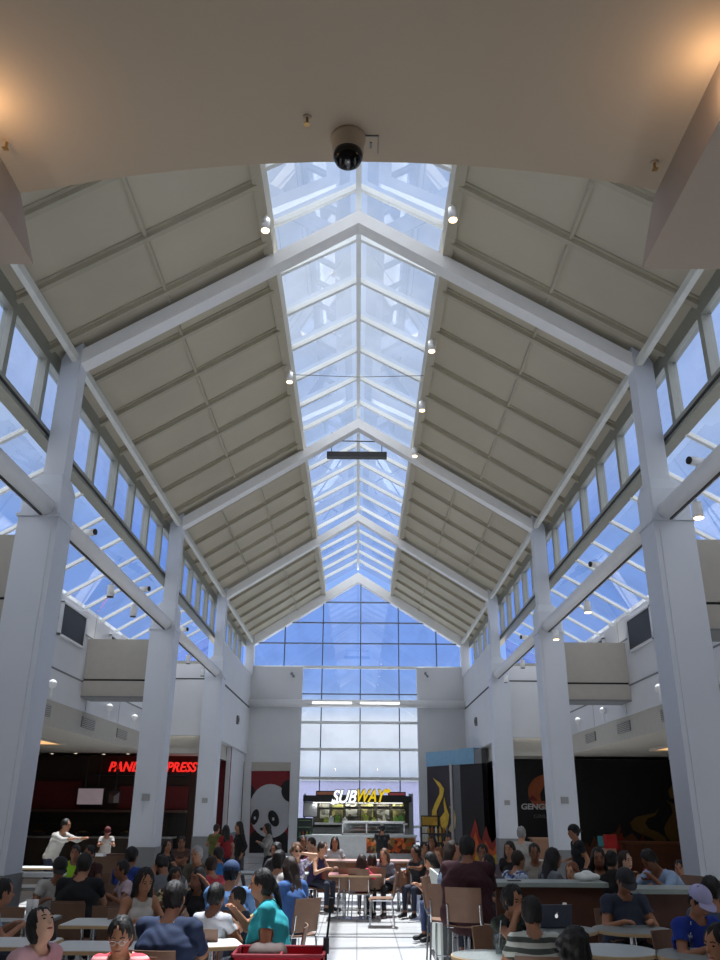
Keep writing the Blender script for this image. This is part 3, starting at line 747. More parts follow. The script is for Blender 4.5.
# black kiosk with flames, blue header
kk = thing('flame_kiosk', 'black angled kiosk wall with pale blue header and painted flames', 'kiosk')
A = Vector((2.95, 36.3, 0)); Bc = Vector((4.02, 34.3, 0)); C_ = Vector((4.92, 33.2, 0))
A.x = at(427.5, 800, Y=36.3).x; Bc.x = at(461.5, 800, Y=34.3).x; C_.x = 4.74
def slab(p, q, z0, z1, th, name, m, parent, off=0):
    d = (q-p).normalized(); nn = Vector((-d.y, d.x, 0)); nn = -nn if nn.y > 0 else nn
    p = p+nn*off; q = q+nn*off
    pts = [p, q, q-nn*th, p-nn*th]
    return recalc(MB().prism([(v.x, v.y, z0) for v in pts], (0, 0, z1-z0)).build(name, m, parent))
slab(A, Bc, 0, 3.56, .25, 'wall', mat('kiosk_dark', (44, 36, 44), .7), kk); slab(Bc, C_, 0, 3.56, .25, 'wall', DWALL, kk)
BLU = mat('header_blue', (116, 158, 186), .6)
slab(A, Bc, 3.56, 4.12, .3, 'header', BLU, kk, .03); slab(Bc, Bc.lerp(C_, .68), 3.56, 4.15, .3, 'header', BLU, kk, .03); slab(Bc.lerp(C_, .68), C_, 3.56, 4.1, .3, 'header', GREYB, kk, 0)
slab(Bc.lerp(A, .28), Bc.lerp(A, .22), 0, 3.6, .05, 'post', mat('pale_post', (160, 156, 156), .5), kk, .06)
slab(Bc.lerp(A, .2), Bc, 0, 3.6, .02, 'grey_return', mat('kiosk_grey', (90, 92, 96), .7), kk, .02)
def on_plane(px, py, p, q, off):
    d = (q-p).normalized(); nn = Vector((-d.y, d.x, 0)); nn = -nn if nn.y > 0 else nn
    r = (CR @ Vector(((px-360)/FOC, -(py-480)/FOC, -1))); o = Vector((0, 0, CAMH)); pp = p+nn*off
    t = ((pp-o).dot(nn))/r.dot(nn); return o+r*t, nn
def flame(pts, p, q, off, m, parent, name='flame'):
    P = [on_plane(x, y, p, q, off) for x, y in pts]
    return recalc(MB().prism([v for v, _ in P], -P[0][1]*.01).build(name, m, parent))
YF = mat('flame_yellow', (196, 160, 48), .6, var=.15); OF = mat('flame_orange', (196, 88, 30), .6, var=.25, scale=3); RF = mat('flame_red', (140, 34, 20), .6, var=.25, scale=3)
GF = mat('flame_olive', (104, 78, 26), .7, var=.2, scale=2); PF = mat('flame_pale', (170, 150, 110), .6)
flame([(433, 778), (440, 783), (444, 789), (443, 796), (439.5, 804), (436.5, 811), (437, 820), (432, 818), (432, 811), (435, 803), (439.5, 794), (439.5, 788)], A, Bc, .03, YF, kk)
flame([(444, 797), (446.5, 808), (449, 815), (448, 824), (445, 831), (441, 826), (440, 818), (444.5, 812), (443.5, 803)], A, Bc, .035, YF, kk)
flame([(449, 806), (454, 810), (456, 818), (455, 828), (451, 832), (448, 830), (452, 822), (453, 814)], A, Bc, .035, PF, kk)
fl2 = [(468, 842), (472, 830), (475, 819), (477.5, 827), (479, 836), (482, 842), (484, 832), (486, 826), (488.5, 835), (492, 843), (496, 838), (498, 826), (501, 836), (502, 848), (502, 866), (468, 866)]
flame(fl2, Bc, C_, .03, RF, kk)
flame([(470, 866), (472, 842), (475.5, 832), (478, 842), (482, 850), (485, 840), (489, 848), (493, 852), (497, 842), (500, 852), (500, 866)], Bc, C_, .045, OF, kk)
flame([(474, 866), (476, 852), (480, 856), (485, 850), (490, 858), (496, 854), (498, 866)], Bc, C_, .06, YF, kk)
# yellow rack
yr = thing('drinks_rack', 'rack of bottles under a yellow sign beside the black kiosk', 'rack')
Yr = 31.6
B = wbox(421, 815.5, 438.5, 826.5, Yr, .3); MB().box(*B).build('sign_case', BLACK, yr)
B2 = wbox(422.3, 816.8, 437.2, 825.2, Yr-.3, .015); MB().box(*B2).build('sign_face', blotch('rack_sign', [(176, 136, 44), (150, 116, 36), (190, 150, 56)], 3), yr)
x0, x1 = B[0]-.03, B[1]+.3
for z in (.15, .5, .82, 1.1): MB().box(x0, x1, Yr-.45, Yr, z, z+.03).build('shelf', BLACK, yr)
for x in (x0, x1-.04): MB().box(x, x+.04, Yr-.45, Yr, 0, B[4]).build('side', BLACK, yr)
for z in (.53, .85, 1.13):
    for k in range(6):
        c = ((200, 160, 50), (150, 90, 40), (210, 200, 170))[(k+int(z*10)) % 3]
        tag(MB().lathe((x0+.12+k*(x1-x0-.2)/5.5, Yr-.3, z), [(.04, 0), (.04, .14), (.015, .19), (.015, .22)], 10).build('bottle', mat('rack_bottle_%d' % ((k+int(z*10)) % 3), c, .3), None), 'small bottle on the black rack under the yellow sign', 'bottle', 'bottles on the yellow signed rack')

# right stall mural
mr = thing('stall_sign', 'orange disc sign with white GENGIS lettering on the black right wall', 'sign', (0, 31.25, 0))
Yg = 31.28
def mq(name, pts, m, lay, par=mr):
    o = flat(name, pts, Yg-lay*.012, m, par, .012)
    for v in o.data.vertices: v.co.y -= 31.25
    return o
mq('disc', circ(546, 792, 18, 17.5), mat('disc_orange', (150, 72, 30), .6, var=.1), 0)
mq('rider_shape', [(541, 801), (540, 794), (544, 786), (549, 784), (554, 790), (556, 801)], DWALL, 1)
mq('rider_shape', [(528, 800), (532, 795), (536, 798), (537, 801)], mat('dull_red', (110, 34, 26), .7), 1)
fit_text('letters', 'GENGIS', 521.5, 551, 809.5, 803.5, 31.22, mat('sign_white', (190, 186, 186), .6), mr, ext=.02, bold=.03, shear=.1)
fit_text('letters', 'GRILL', 534, 550, 818, 814.5, 31.22, mat('sign_grey', (90, 88, 92), .6), mr, ext=.02, bold=.0)
mf = thing('wall_mural', 'olive and brown flame shapes painted on the black right stall wall', 'mural', (0, 31.25, 0))
fm = lambda pts, m, lay: mq('flame', pts, m, lay, mf)
fm([(659, 808), (655, 813), (645, 815), (636, 817), (630, 823), (633, 830), (643, 835), (652, 838), (660, 844), (664, 850), (668, 846), (666, 838), (658, 832), (649, 829), (645, 823), (648, 818), (655, 816)], GF, 1)
fm([(666, 800), (671, 806), (673, 813), (668, 820), (664, 828), (666, 836), (672, 843), (676, 850), (680, 848), (680, 830), (676, 822), (677, 812), (674, 804)], GF, 1)
fm([(672, 785), (668, 791), (670, 798), (676, 800), (679, 796)], GF, 1)
BR = mat('flame_brown', (96, 52, 30), .7, var=.2, scale=2)
fm([(584, 866), (586, 842), (590, 848), (594, 836), (600, 844), (606, 838), (614, 846), (618, 830), (624, 838), (632, 833), (640, 842), (652, 843), (662, 852), (676, 852), (684, 866)], BR, 0)
fm([(606, 838), (610, 834), (616, 832), (620, 824), (621, 830), (618, 836), (610, 839)], BR, 2)
fm([(638, 852), (640, 842), (643, 832), (645, 842), (648, 850), (644, 856)], DRED, 2)
fm([(616, 850), (619, 838), (622, 832), (624, 842), (622, 852)], RF, 2)
bx = thing('counter_box', 'teal and red topped box standing before the right stall wall', 'box')
B = wbox(598, 836, 606, 846, 29.0, .3); MB().box(B[0], B[1], B[2], B[3], B[4], B[5]).build('teal_side', mat('teal_card', (50, 140, 150), .6), bx)
B3 = wbox(604, 834.5, 614, 848, 28.68, .3); MB().box(*B3).build('red_side', mat('red_card', (170, 30, 34), .6), bx)
B4 = wbox(602, 847, 612, 858, 28.9, .45); MB().box(B[0], B4[1], B4[2], B4[3], 0, B3[4]).build('base', mat('pale_card', (178, 140, 120), .6), bx)
rc = thing('service_counter', 'orange brown wooden service counter at the right stall', 'counter', (0, 29.6, 0))
MB().box(8.9, 13.2, 0, .6, 0, .9).build('body', mat('orange_wood', (92, 52, 32), .6, var=.15, scale=3), rc)
MB().box(8.8, 13.3, -.05, .65, .9, .96).build('top', mat('orange_wood_top', (120, 76, 50), .5), rc)
rc2 = thing('service_counter', 'tall pale wooden stand between the second and third right columns', 'counter', (0, 29.4, 0))
MB().box(5.75, 7.0, 0, .5, 0, 1.02).build('body', mat('pale_wood', (150, 112, 88), .6), rc2); MB().box(5.7, 7.05, -.05, .55, 1.02, 1.06).build('top', mat('pale_wood_top', (170, 134, 108), .5), rc2)
# wooden partition and counter inside the left aisle
wp = thing('partition', 'tan wooden partition with lit white top at the left stall queue', 'partition', (0, 18, 0))
a = at(90, 850, Y=18); b = at(131, 850, Y=18)
MB().box(a.x, b.x, 0, .12, 0, 1.0).build('panel', mat('partition_wood', (96, 68, 46), .6, var=.1), wp)
MB().box(a.x-.3, a.x+.35, -.25, .2, 1.0, 1.04).build('top', TOPW, wp)
MB().box(a.x+.35, b.x, -.05, .17, 1.0, 1.04).build('top', WOODR, wp)
# spots on the end walls
for x, y, w in ((313, 675, 'left'), (426, 675, 'right')):
    p = at(x-20 if w == 'left' else x, y, Y=Y1)
    o = thing('wall_spotlight', 'small twin spotlight on the white end wall, %s of the glass' % w, 'wall light', (p.x, Y1, p.z))
    MB().tube((0, 0, 0), (0, -.12, .02), .03).tube((-.03, -.12, .08), (-.06, -.2, .02), .05).tube((.03, -.12, -.04), (.06, -.2, -.1), .05).build('body', GREYB, o)
for sg, w in ((-1, 'left'), (1, 'right')):
    o = thing('wall_sounder', 'small grey sounder box on the %s nave wall' % w, 'alarm', (CX+sg*4.84, 34.3, 5.2))
    a, b = sorted((0, -sg*.08)); MB().box(a, b, -.13, .13, -.16, .16).build('case', mat('plate_dark', (110, 110, 112), .5), o)
    MB().box(min(-sg*.08, -sg*.1), max(-sg*.08, -sg*.1), -.06, .06, -.08, .08).build('grille', DARK, o)

# ================================================================ FURNITURE
def rrect(w, d, r=.06, n=5):
    out = []
    for cx, cy, a0 in ((w/2-r, d/2-r, 0), (-w/2+r, d/2-r, 90), (-w/2+r, -d/2+r, 180), (w/2-r, -d/2+r, 270)):
        for i in range(n+1):
            t = R_(a0+90*i/n); out.append((cx+r*math.cos(t), cy+r*math.sin(t)))
    return out
def chair_proto(zs=.45, zt=.86, back=PLY, foot=0, tall=False):
    o = thing('dining_chair' if not tall else 'bar_chair', 'x', 'chair')
    w = .21
    MB().grid(lambda u, v: (-w+2*w*u, -.2+.42*v, zs-.014-.012*math.sin(math.pi*u)-(.03*max(0, v-.85)/.15)), 8, 8, (0, 0, .016)).build('seat', back, o, smooth=False)
    MB().grid(lambda u, v: (-w+.01+2*(w-.01)*u, -.215-.03*math.sin(math.pi*u)-.07*v, zs+.03+(zt-zs-.03)*v), 8, 6, (0, .014, 0)).build('backrest', back, o)
    fr = MB()
    for sx in (-1, 1):
        fr.path([(sx*(w-.02), .16, zs-.03), (sx*(w-.02), -.19, zs-.03), (sx*(w-.03), -.235, zs+.06), (sx*(w-.03), -.262, zs+(zt-zs)*.55)], .011)
    fr.tube((-w+.02, .1, zs-.03), (w-.02, .1, zs-.03), .009).tube((-w+.02, -.15, zs-.03), (w-.02, -.15, zs-.03), .009)
    if tall:
        fr.path([(-w+.02, .17, .30), (w-.02, .17, .30)], .010)
    fr.build('frame', CHROME, o)
    for sx in (-1, 1):
        for sy, y0, y1 in ((1, .16, .2), (-1, -.19, -.23)):
            MB().tube((sx*(w-.02), y0, zs-.03), (sx*(w+.005), y1, .0), .012, .011, k=10).build('leg', CHROME, o)
    return o
TABLEP = {}
def table(kind, loc, label, rz=0, top=TOPW, w=.75, d=.75, z=.75, group=None):
    o = thing('dining_table', label, 'table', loc, rz, group)
    if kind == 'round':
        MB().lathe((0, 0, 0), [(w/2-.01, z-.03), (w/2, z-.028), (w/2, z-.004), (w/2-.004, z)], 36).build('edge_band', EDGE, o)
        MB().lathe((0, 0, 0), [(w/2-.012, z-.002), (w/2-.012, z+.003)], 36).build('tabletop', top, o)
    else:
        recalc(MB().prism([(x, y, z-.03) for x, y in rrect(w, d)], (0, 0, .028)).build('edge_band', EDGE if top is not TOPG else mat('grey_edge', (120, 124, 124), .5), o))
        recalc(MB().prism([(x, y, z-.002) for x, y in rrect(w-.02, d-.02)], (0, 0, .005)).build('tabletop', top, o))
    if kind == 'panel':
        for s in (-1, 1): MB().box(s*(w/2-.06)-.02, s*(w/2-.06)+.02, -d/2+.06, d/2-.06, 0, z-.03).build('leg', mat('panel_leg', (120, 124, 122), .5), o)
    else:
        cols = [0] if w < 1.0 else [-w/2+.3, w/2-.3]
        for cx in cols:
            MB().tube((cx, 0, .03), (cx, 0, z-.03), .035, k=14).build('pedestal', CHROME, o)
            MB().lathe((cx, 0, 0), [(.24, 0), (.24, .012), (.06, .035)], 20).build('base', CHROME, o)
    return o

# ================================================================ PEOPLE
# Bodies are one continuous surface: a smooth union of tapered limbs, polygonised.
class Field:
    def __init__(s): s.p = []
    def cap(s, a, b, ra, rb, lab, k=.03, sx=1.0, side=(1, 0, 0)): s.p.append(('c', np.array(a, float), np.array(b, float), ra, rb, sx, np.array(side, float), lab, k))
    def ell(s, c, M, r, lab, k=.012): s.p.append(('e', np.array(c, float), np.array(M, float), np.array(r, float), lab, k))
    @staticmethod
    def dist(q, P):
        if q[0] == 'c':
            _, a, b, ra, rb, sx, sd, lab, k = q
            d = P-a
            ab = b-a
            if sx != 1.0:
                sd = sd/np.linalg.norm(sd); f = (1-1/sx)
                d = d-f*(d@sd)[..., None]*sd; ab = ab-f*(ab@sd)*sd
            L = max(ab@ab, 1e-9); t = np.clip((d@ab)/L, 0, 1)
            return np.linalg.norm(d-t[..., None]*ab, axis=-1)-(ra+(rb-ra)*t), t
        _, c, M, r, lab, k = q
        v = ((P-c)@M.T)/r; n_ = np.linalg.norm(v, axis=-1)
        return (n_-1)*r.min(), n_*0
    def bbox(s, q):
        if q[0] == 'c':
            r = max(q[3], q[4])*max(q[5], 1)+.05; return np.minimum(q[1], q[2])-r, np.maximum(q[1], q[2])+r
        r = q[3].max()+.05; return q[1]-r, q[1]+r
    def mesh(s, h):
        lo = np.min([s.bbox(q)[0] for q in s.p], 0); hi = np.max([s.bbox(q)[1] for q in s.p], 0)
        nn = np.ceil((hi-lo)/h).astype(int)+2
        V = np.full(nn, .2, np.float32)
        ax = [lo[i]+h*np.arange(nn[i]) for i in range(3)]
        for q in s.p:
            a, b = s.bbox(q); i0 = np.maximum(((a-lo)/h).astype(int), 0); i1 = np.minimum(((b-lo)/h).astype(int)+2, nn)
            sl = tuple(slice(i0[i], i1[i]) for i in range(3))
            P = np.stack(np.meshgrid(*[ax[i][sl[i]] for i in range(3)], indexing='ij'), -1)
            d, _ = s.dist(q, P); k = q[-1]; v = V[sl]
            hh = np.maximum(k-np.abs(v-d), 0)/k
            V[sl] = np.minimum(v, d)-hh*hh*k*.25
        return nets(V, lo, h)
    def label(s, P):
        best = np.full(len(P), 9.); lab = np.zeros(len(P), int); tt = np.zeros(len(P)); names = []
        for i, q in enumerate(s.p):
            d, t = s.dist(q, P); names.append(q[-2]); m = d < best
            best[m] = d[m]; lab[m] = i; tt[m] = t[m]
        return np.array(names)[lab], tt

def nets(V, lo, h):
    s = V < 0
    c = [s[:-1, :-1, :-1], s[1:, :-1, :-1], s[:-1, 1:, :-1], s[1:, 1:, :-1], s[:-1, :-1, 1:], s[1:, :-1, 1:], s[:-1, 1:, 1:], s[1:, 1:, 1:]]
    n_ = sum(x.astype(np.int8) for x in c); act = (n_ > 0) & (n_ < 8)
    I = np.argwhere(act); idx = np.full(act.shape, -1, np.int64); idx[act] = np.arange(len(I))
    acc = np.zeros((len(I), 3)); cnt = np.zeros(len(I)); off = [(a & 1, (a >> 1) & 1, a >> 2) for a in range(8)]
    for a in range(8):
        for ax in range(3):
            if off[a][ax]: continue
            b = a | (1 << ax); A = I+off[a]; B = I+off[b]
            va = V[A[:, 0], A[:, 1], A[:, 2]]; vb = V[B[:, 0], B[:, 1], B[:, 2]]
            m = (va < 0) != (vb < 0); t = np.where(m, va/np.where(m, va-vb, 1), 0)
            p = A+0.; p[:, ax] += t; acc[m] += p[m]; cnt[m] += 1
    P = acc/cnt[:, None]*h+lo
    F = []
    for ax in range(3):
        sl0 = [slice(None)]*3; sl1 = [slice(None)]*3; sl0[ax] = slice(None, -1); sl1[ax] = slice(1, None)
        a = s[tuple(sl0)]; b = s[tuple(sl1)]
        E_ = np.argwhere(a != b); o1, o2 = [(1, 2), (2, 0), (0, 1)][ax]
        ok = (E_[:, o1] > 0) & (E_[:, o2] > 0) & (E_[:, o1] < act.shape[o1]) & (E_[:, o2] < act.shape[o2]); E_ = E_[ok]
        inside = a[E_[:, 0], E_[:, 1], E_[:, 2]]
        def g(d1, d2):
            q = E_.copy(); q[:, o1] -= d1; q[:, o2] -= d2; return idx[q[:, 0], q[:, 1], q[:, 2]]
        Q = np.stack([g(1, 1), g(0, 1), g(0, 0), g(1, 0)], 1)
        Q[~inside] = Q[~inside][:, ::-1]; F.append(Q)
    return P, np.concatenate(F)

def vnormals(P, F):
    n_ = np.cross(P[F[:, 2]]-P[F[:, 0]], P[F[:, 3]]-P[F[:, 1]]); N = np.zeros_like(P)
    for i in range(4): np.add.at(N, F[:, i], n_)
    return N/np.maximum(np.linalg.norm(N, axis=1), 1e-9)[:, None]
def npmesh(name, P, F, m, parent):
    me = bpy.data.meshes.new(name); me.vertices.add(len(P)); me.vertices.foreach_set('co', np.asarray(P, np.float32).ravel())
    me.loops.add(F.size); me.loops.foreach_set('vertex_index', F.ravel().astype(np.int32)); me.polygons.add(len(F))
    me.polygons.foreach_set('loop_start', np.arange(0, F.size, 4, dtype=np.int32)); 
    me.polygons.foreach_set('use_smooth', np.ones(len(F), bool)); me.update(calc_edges=True)
    me.materials.append(m); o = bpy.data.objects.new(name, me); COL.objects.link(o); o.parent = parent
    return o
def shell(name, P, F, N, keep, off, m, parent):
    f = F[keep[F].all(1)]
    if not len(f): return None
    u, inv = np.unique(f, return_inverse=True); f = inv.reshape(f.shape)
    Q = P[u]+N[u]*off
    if off > .01:      # folds of the cloth
        ph = P[0].sum()*9
        w = np.sin(Q[:, 2]*46+6*np.sin(Q[:, 0]*13+ph)+4*np.sin(Q[:, 1]*11+ph*2))*.5+np.sin(Q[:, 0]*31+Q[:, 2]*17+5*np.sin(Q[:, 2]*9+ph))*.5
        Q = Q+N[u]*(w*.0055+.003)[:, None]
    return npmesh(name, Q, f, m, parent)

SKIN = {'a': (198, 148, 118), 'b': (170, 118, 88), 'c': (136, 88, 62), 'd': (96, 62, 46), 'p': (220, 176, 150)}
HAIR = {'k': (16, 12, 12), 'b': (44, 28, 20), 'l': (92, 62, 40), 'g': (150, 150, 150), 'o': (120, 70, 40)}
def unit(v): v = np.array(v, float); return v/np.linalg.norm(v)
def ik(a, t, l1, l2, hint):
    a = np.array(a, float); t = np.array(t, float); d = t-a; L = np.linalg.norm(d)
    if L > (l1+l2)*.99: d = d/L*(l1+l2)*.99; t = a+d; L = (l1+l2)*.99
    x = (l1*l1-l2*l2+L*L)/(2*L); y = math.sqrt(max(l1*l1-x*x, 1e-5)); u = d/L; hint = np.array(hint, float)
    w = hint-u*(hint@u); w = w/max(np.linalg.norm(w), 1e-6)
    return a+u*x+w*y, t
ANAME = 'person'
def person(px, py, Y, label, face=0, pose='sit', lean=8, skin='b', hair='k', hs='short', top=(90, 90, 90), pants=(40, 44, 60), sex='m', bulk=1.0,
           arms=('table', 'table'), hyaw=0, hp=0, sleeve=.55, topmat=None, cap=None, z=None, h=None, short=None, seat=.45, near=False, chair=True, cl=None, shoes=(30, 28, 28), tank=False, specs=None, pack=None, ztop=None):
    """px,py: where the top of the head stands, Y: distance; face: heading, 0 towards the camera, 90 to the right, 180 away"""
    zt = at(px, py, Y=Y).z if ztop is None else ztop
    st = pose in ('stand', 'bend')
    base = 1.70 if st else .865
    sc = (zt/1.70) if pose == 'stand' else ((zt-seat)/.865 if pose == 'sit' else 1.0)
    if pose == 'bend': sc = 1.0
    ln = R_(lean)
    if pose == 'sit': sc = (zt-seat)/(.09+.56*math.cos(ln)+.22)
    sc = max(.62, min(1.12, sc))
    hsz = max(sc**.5, .88)*1.06
    F_ = Field(); W_ = lambda a, b, c: (a, b, c)
    pz = .92*sc if st else seat+.09*sc
    if pose == 'sit': pel = np.array([0, 0, pz])
    else: pel = np.array([0, 0, pz])
    sd = np.array([0, math.sin(ln), math.cos(ln)])
    up = pel+sd*.02
    sw = (.175 if sex == 'm' else .155)*sc*(1+.35*(bulk-1)); b = bulk*sc
    ch = pel+sd*.30*sc; su = pel+sd*.45*sc; nk = pel+sd*.53*sc+np.array([0, .015, 0])
    hd = nk+np.array([0, .03+.25*math.sin(ln)*.3, .115])*hsz
    # head frame
    hy = R_(hyaw); hpp = R_(hp)
    f = np.array([math.sin(hy)*math.cos(hpp), math.cos(hy)*math.cos(hpp), math.sin(hpp)]); r = unit(np.cross(f, [0, 0, 1])); u = np.cross(r, f)
    M = np.array([r, f, u]); S_ = hsz
    if hp > 25: hd = hd-np.array([0, .04, 0])
    F_.ell(hd+u*.02*S_-f*.004, M, np.array([.075, .094, .10])*S_, 'head')
    F_.ell(hd-u*.052*S_+f*.022*S_, M, np.array([.056, .064, .068])*S_, 'head', .03)
    F_.cap(hd+f*.086*S_+u*.006*S_, hd+f*.108*S_-u*.03*S_, .008*S_, .0135*S_, 'head', .010)
    for s in (-1, 1):
        F_.ell(hd+r*s*.076*S_-f*.008*S_-u*.012*S_, M, np.array([.012, .02, .03])*S_, 'head', .008)
        F_.ell(hd+r*s*.032*S_+f*.083*S_+u*.022*S_, M, np.array([.02, .01, .008])*S_, 'head', .008)
    F_.cap(su+np.array([0, 0, .02]), hd-u*.055*S_-f*.01, .060*S_*(.85+.15*bulk), .05*S_, 'neck', .03)
    X_ = (1, 0, 0)
    hipw = 1.42 if sex == 'm' else 1.55
    F_.cap(pel, pel+sd*.13*sc, .125*b, .108*b, 'hip', .04, hipw, X_)
    F_.cap(pel+sd*.13*sc, ch, .108*b, .115*b, 'torso', .04, 1.36, X_)
    F_.cap(ch, pel+sd*.41*sc, .115*b, .085*sc, 'torso', .04, 1.45 if sex == 'm' else 1.36, X_)
    if sex == 'f':
        for s in (-1, 1): F_.ell(ch+np.array([s*.062*sc, .09*b*math.cos(ln), -.09*math.sin(ln)])+sd*.02, np.eye(3), np.array([.062, .06, .06])*sc, 'torso', .05)
    if bulk > 1.25: F_.ell(pel+sd*.14*sc+np.array([0, .06*b, 0]), np.eye(3), np.array([.17, .14, .15])*b*.85, 'torso', .06)
    fw = np.array([0, 1, 0])
    hands = []
    for s, A in ((-1, arms[0]), (1, arms[1])):
        sh = su+np.array([s*sw, 0, -.01]);
        F_.cap(su+np.array([s*.05*sc, 0, .0]), sh, .058*sc, .060*b**.5*sc**.5*.9, 'shoulder', .04)
        tab = .80 if st is False and seat < .6 else 1.12
        T = {'table': (s*.15, su[1]+.30*sc, tab), 'tableflat': (s*.10*s*s, su[1]+.36*sc, tab), 'lap': (s*.11, pel[1]+.26*sc, pel[2]+.12), 'down': (s*(sw+.07), pel[1]+.04, pel[2]-.04*sc),
             'face': (s*.05+hd[0], hd[1]+.10, hd[2]-.10), 'cheek': (s*.08+hd[0], hd[1]+.05, hd[2]-.03), 'reach': (s*.2, su[1]+.50*sc, su[2]-.05), 'phone': (s*.07, su[1]+.28*sc, su[2]-.16*sc), 'up': (s*.25, su[1]+.3*sc, su[2]+.2),
             'front': (s*.12, su[1]+.40*sc, pel[2]+.28*sc), 'cross': (-s*.08, su[1]+.22*sc, ch[2]-.03), 'waist': (s*.16, su[1]+.2*sc, pel[2]+.16*sc)}[A] if isinstance(A, str) else A
        hint = (s*.8, -.5, -1.0) if A != 'down' else (s*.3, -1, 0)
        el, wr = ik(sh, T, .28*sc, .245*sc, hint)
        F_.cap(sh, el, .052*b**.5*sc**.5*(1.0 if sex == 'm' else .9), .040*sc**.5*(.6+.4*bulk), 'uarm%d' % s, .03)
        F_.cap(el, wr, .040*sc**.5*(.6+.4*bulk), .026*sc**.5, 'farm%d' % s, .02)
        hdv = unit(wr-el); hv = unit(hdv+np.array([0, 0, -.25]) if A in ('table', 'tableflat', 'front') else hdv+np.array([-s*.3, .1, 0]))
        q = unit(np.cross(hv, [0, 0, 1])+1e-6); nrm = unit(np.cross(q, hv)); hs_ = S_*.95
        pc = wr+hv*.045*hs_
        F_.cap(wr, wr+hv*.075*hs_, .022*hs_, .021*hs_, 'hand', .015, 1.7, q)
        for j, (o_, ln_) in enumerate(((-.028, .062), (-.010, .075), (.010, .070), (.028, .055))):
            k0 = wr+hv*.078*hs_+q*o_*hs_; k1 = k0+(hv*.6-nrm*.25)*ln_*.55*hs_; k2 = k1+(hv*.35-nrm*.8)*ln_*.45*hs_
            rr_ = .0085 if near else .011
            F_.cap(k0, k1, rr_*hs_, rr_*.95*hs_, 'hand', .006); F_.cap(k1, k2, rr_*.95*hs_, rr_*.8*hs_, 'hand', .005)
        tq = q*(-s)*(1 if (q[0] > 0) else -1)
        t0 = wr+hv*.025*hs_+tq*.02*hs_; t1 = t0+(hv*.6+tq*.7)*.04*hs_; t2 = t1+(hv*.9+tq*.1-nrm*.3)*.03*hs_
        F_.cap(t0, t1, .011*hs_, .010*hs_, 'hand', .006); F_.cap(t1, t2, .010*hs_, .008*hs_, 'hand', .004)
    for s in (-1, 1):
        hip = pel+np.array([s*.085*sc*(.8+.2*bulk), 0, -.02])
        if not st:
            fz = .075 if seat < .6 else .36
            kn = np.array([s*.12*sc, .42*sc, seat+.055*sc]); an = np.array([s*.12*sc, .40*sc, fz+.02])
            an[1] += .03
        else:
            stp = .10*s if pose == 'stand' else .03*s
            kn = np.array([s*.10*sc, .03+stp*.6, .48*sc]); an = np.array([s*.11*sc, -.03+stp*1.1, .085])
        F_.cap(hip, kn, .083*b, .056*sc*(.7+.3*bulk), 'thigh', .03); F_.cap(kn, an, .054*sc*(.8+.2*bulk), .034*sc, 'calf', .025)
        zf = an[2]-.045
        F_.cap(an+np.array([0, -.02, -.03]), np.array([an[0]+s*.015, an[1]+.15*sc, max(zf, .03)]), .036*sc, .028*sc, 'foot', .02, 1.15, X_)
    hvx = .011 if near else (.016 if Y < 11 else .022)
    P, Fq = F_.mesh(hvx); N = vnormals(P, Fq); lab, tt = F_.label(P)
    # placing: head top over (px, Y)
    th = R_(180-face) if False else R_(face)
    # local +Y is forward; face 0 looks at the camera (-Y)
    rz = math.pi+th
    htop = hd+np.array([0, 0, .12*hsz])
    wx = at(px, py, Y=Y).x
    c_, s_ = math.cos(rz), math.sin(rz)
    rx = wx-(c_*htop[0]-s_*htop[1]); ry = Y-(s_*htop[0]+c_*htop[1])
    o = thing('person', label, 'person', (rx, ry, 0), rz)
    sk = mat('skin_'+skin, SKIN[skin], .5, var=.04, scale=20)
    npmesh('body', P, Fq, sk, o)
    L = lambda *k: np.isin(lab, k)
    top = tuple(int(v*.86) for v in top); tm = topmat or mat('cloth_%d_%d_%d' % top, top, .85, var=.08, scale=14, bump=.25)
    pm_ = mat('cloth_%d_%d_%d' % pants, pants, .85, var=.06, scale=14)
    keep = L('torso', 'hip') if not tank else L('torso', 'hip')
    if not tank:
        keep |= L('shoulder')
        keep |= L('uarm-1', 'uarm1') & (tt < (sleeve if sleeve <= 1 else 2)) 
        if sleeve > 1: keep |= L('farm-1', 'farm1') & (tt < sleeve-1)
    else: keep |= L('shoulder') & (np.abs(P[:, 0]) < sw*.75) & (P[:, 2] < su[2]+.035)
    shell('shirt', P, Fq, N, keep, .012, tm, o)
    pk = L('thigh') & (tt < (short or 2)) | L('hip')
    if not short: pk |= L('calf') & (tt < .92)
    shell('trousers' if not short else 'shorts', P, Fq, N, pk, .007, pm_, o)
    shell('shoes', P, Fq, N, L('foot') | (L('calf') & (tt > .97)), .009, mat('shoe_%d' % shoes[0], shoes, .6), o)
    hm0 = mat('brow_'+hair, tuple(int(v*.9) for v in HAIR[hair]), .7)
    # face
    for s in (-1, 1):
        c0 = hd+r*s*.031*S_+f*.0865*S_+u*.008*S_
        MBE = MB(); e_ = [c0+f*.004*S_*math.cos(a)*0 for a in (0,)]
        vs = []; fs = []; k = 8
        for j in range(5):
            ph = math.pi*j/4
            for i in range(k):
                a = 2*math.pi*i/k; v = c0+r*math.cos(a)*math.sin(ph)*.012*S_+u*math.sin(a)*math.sin(ph)*.006*S_+f*math.cos(ph)*.006*S_; vs.append(tuple(v))
        for j in range(4):
            for i in range(k): fs.append((j*k+i, j*k+(i+1) % k, (j+1)*k+(i+1) % k, (j+1)*k+i))
        MBE.add(vs, fs).build('eye', mat('eye_dark', (24, 16, 14), .2), o, smooth=True)
    br = MB()
    for s in (-1, 1): br.path([tuple(hd+r*s*x*S_+f*(.098-.25*x)*S_+u*(.030+z_)*S_) for x, z_ in ((.014, -.002), (.03, .003), (.048, -.002))], .0035*S_, k=6)
    br.build('eyebrows', hm0, o)
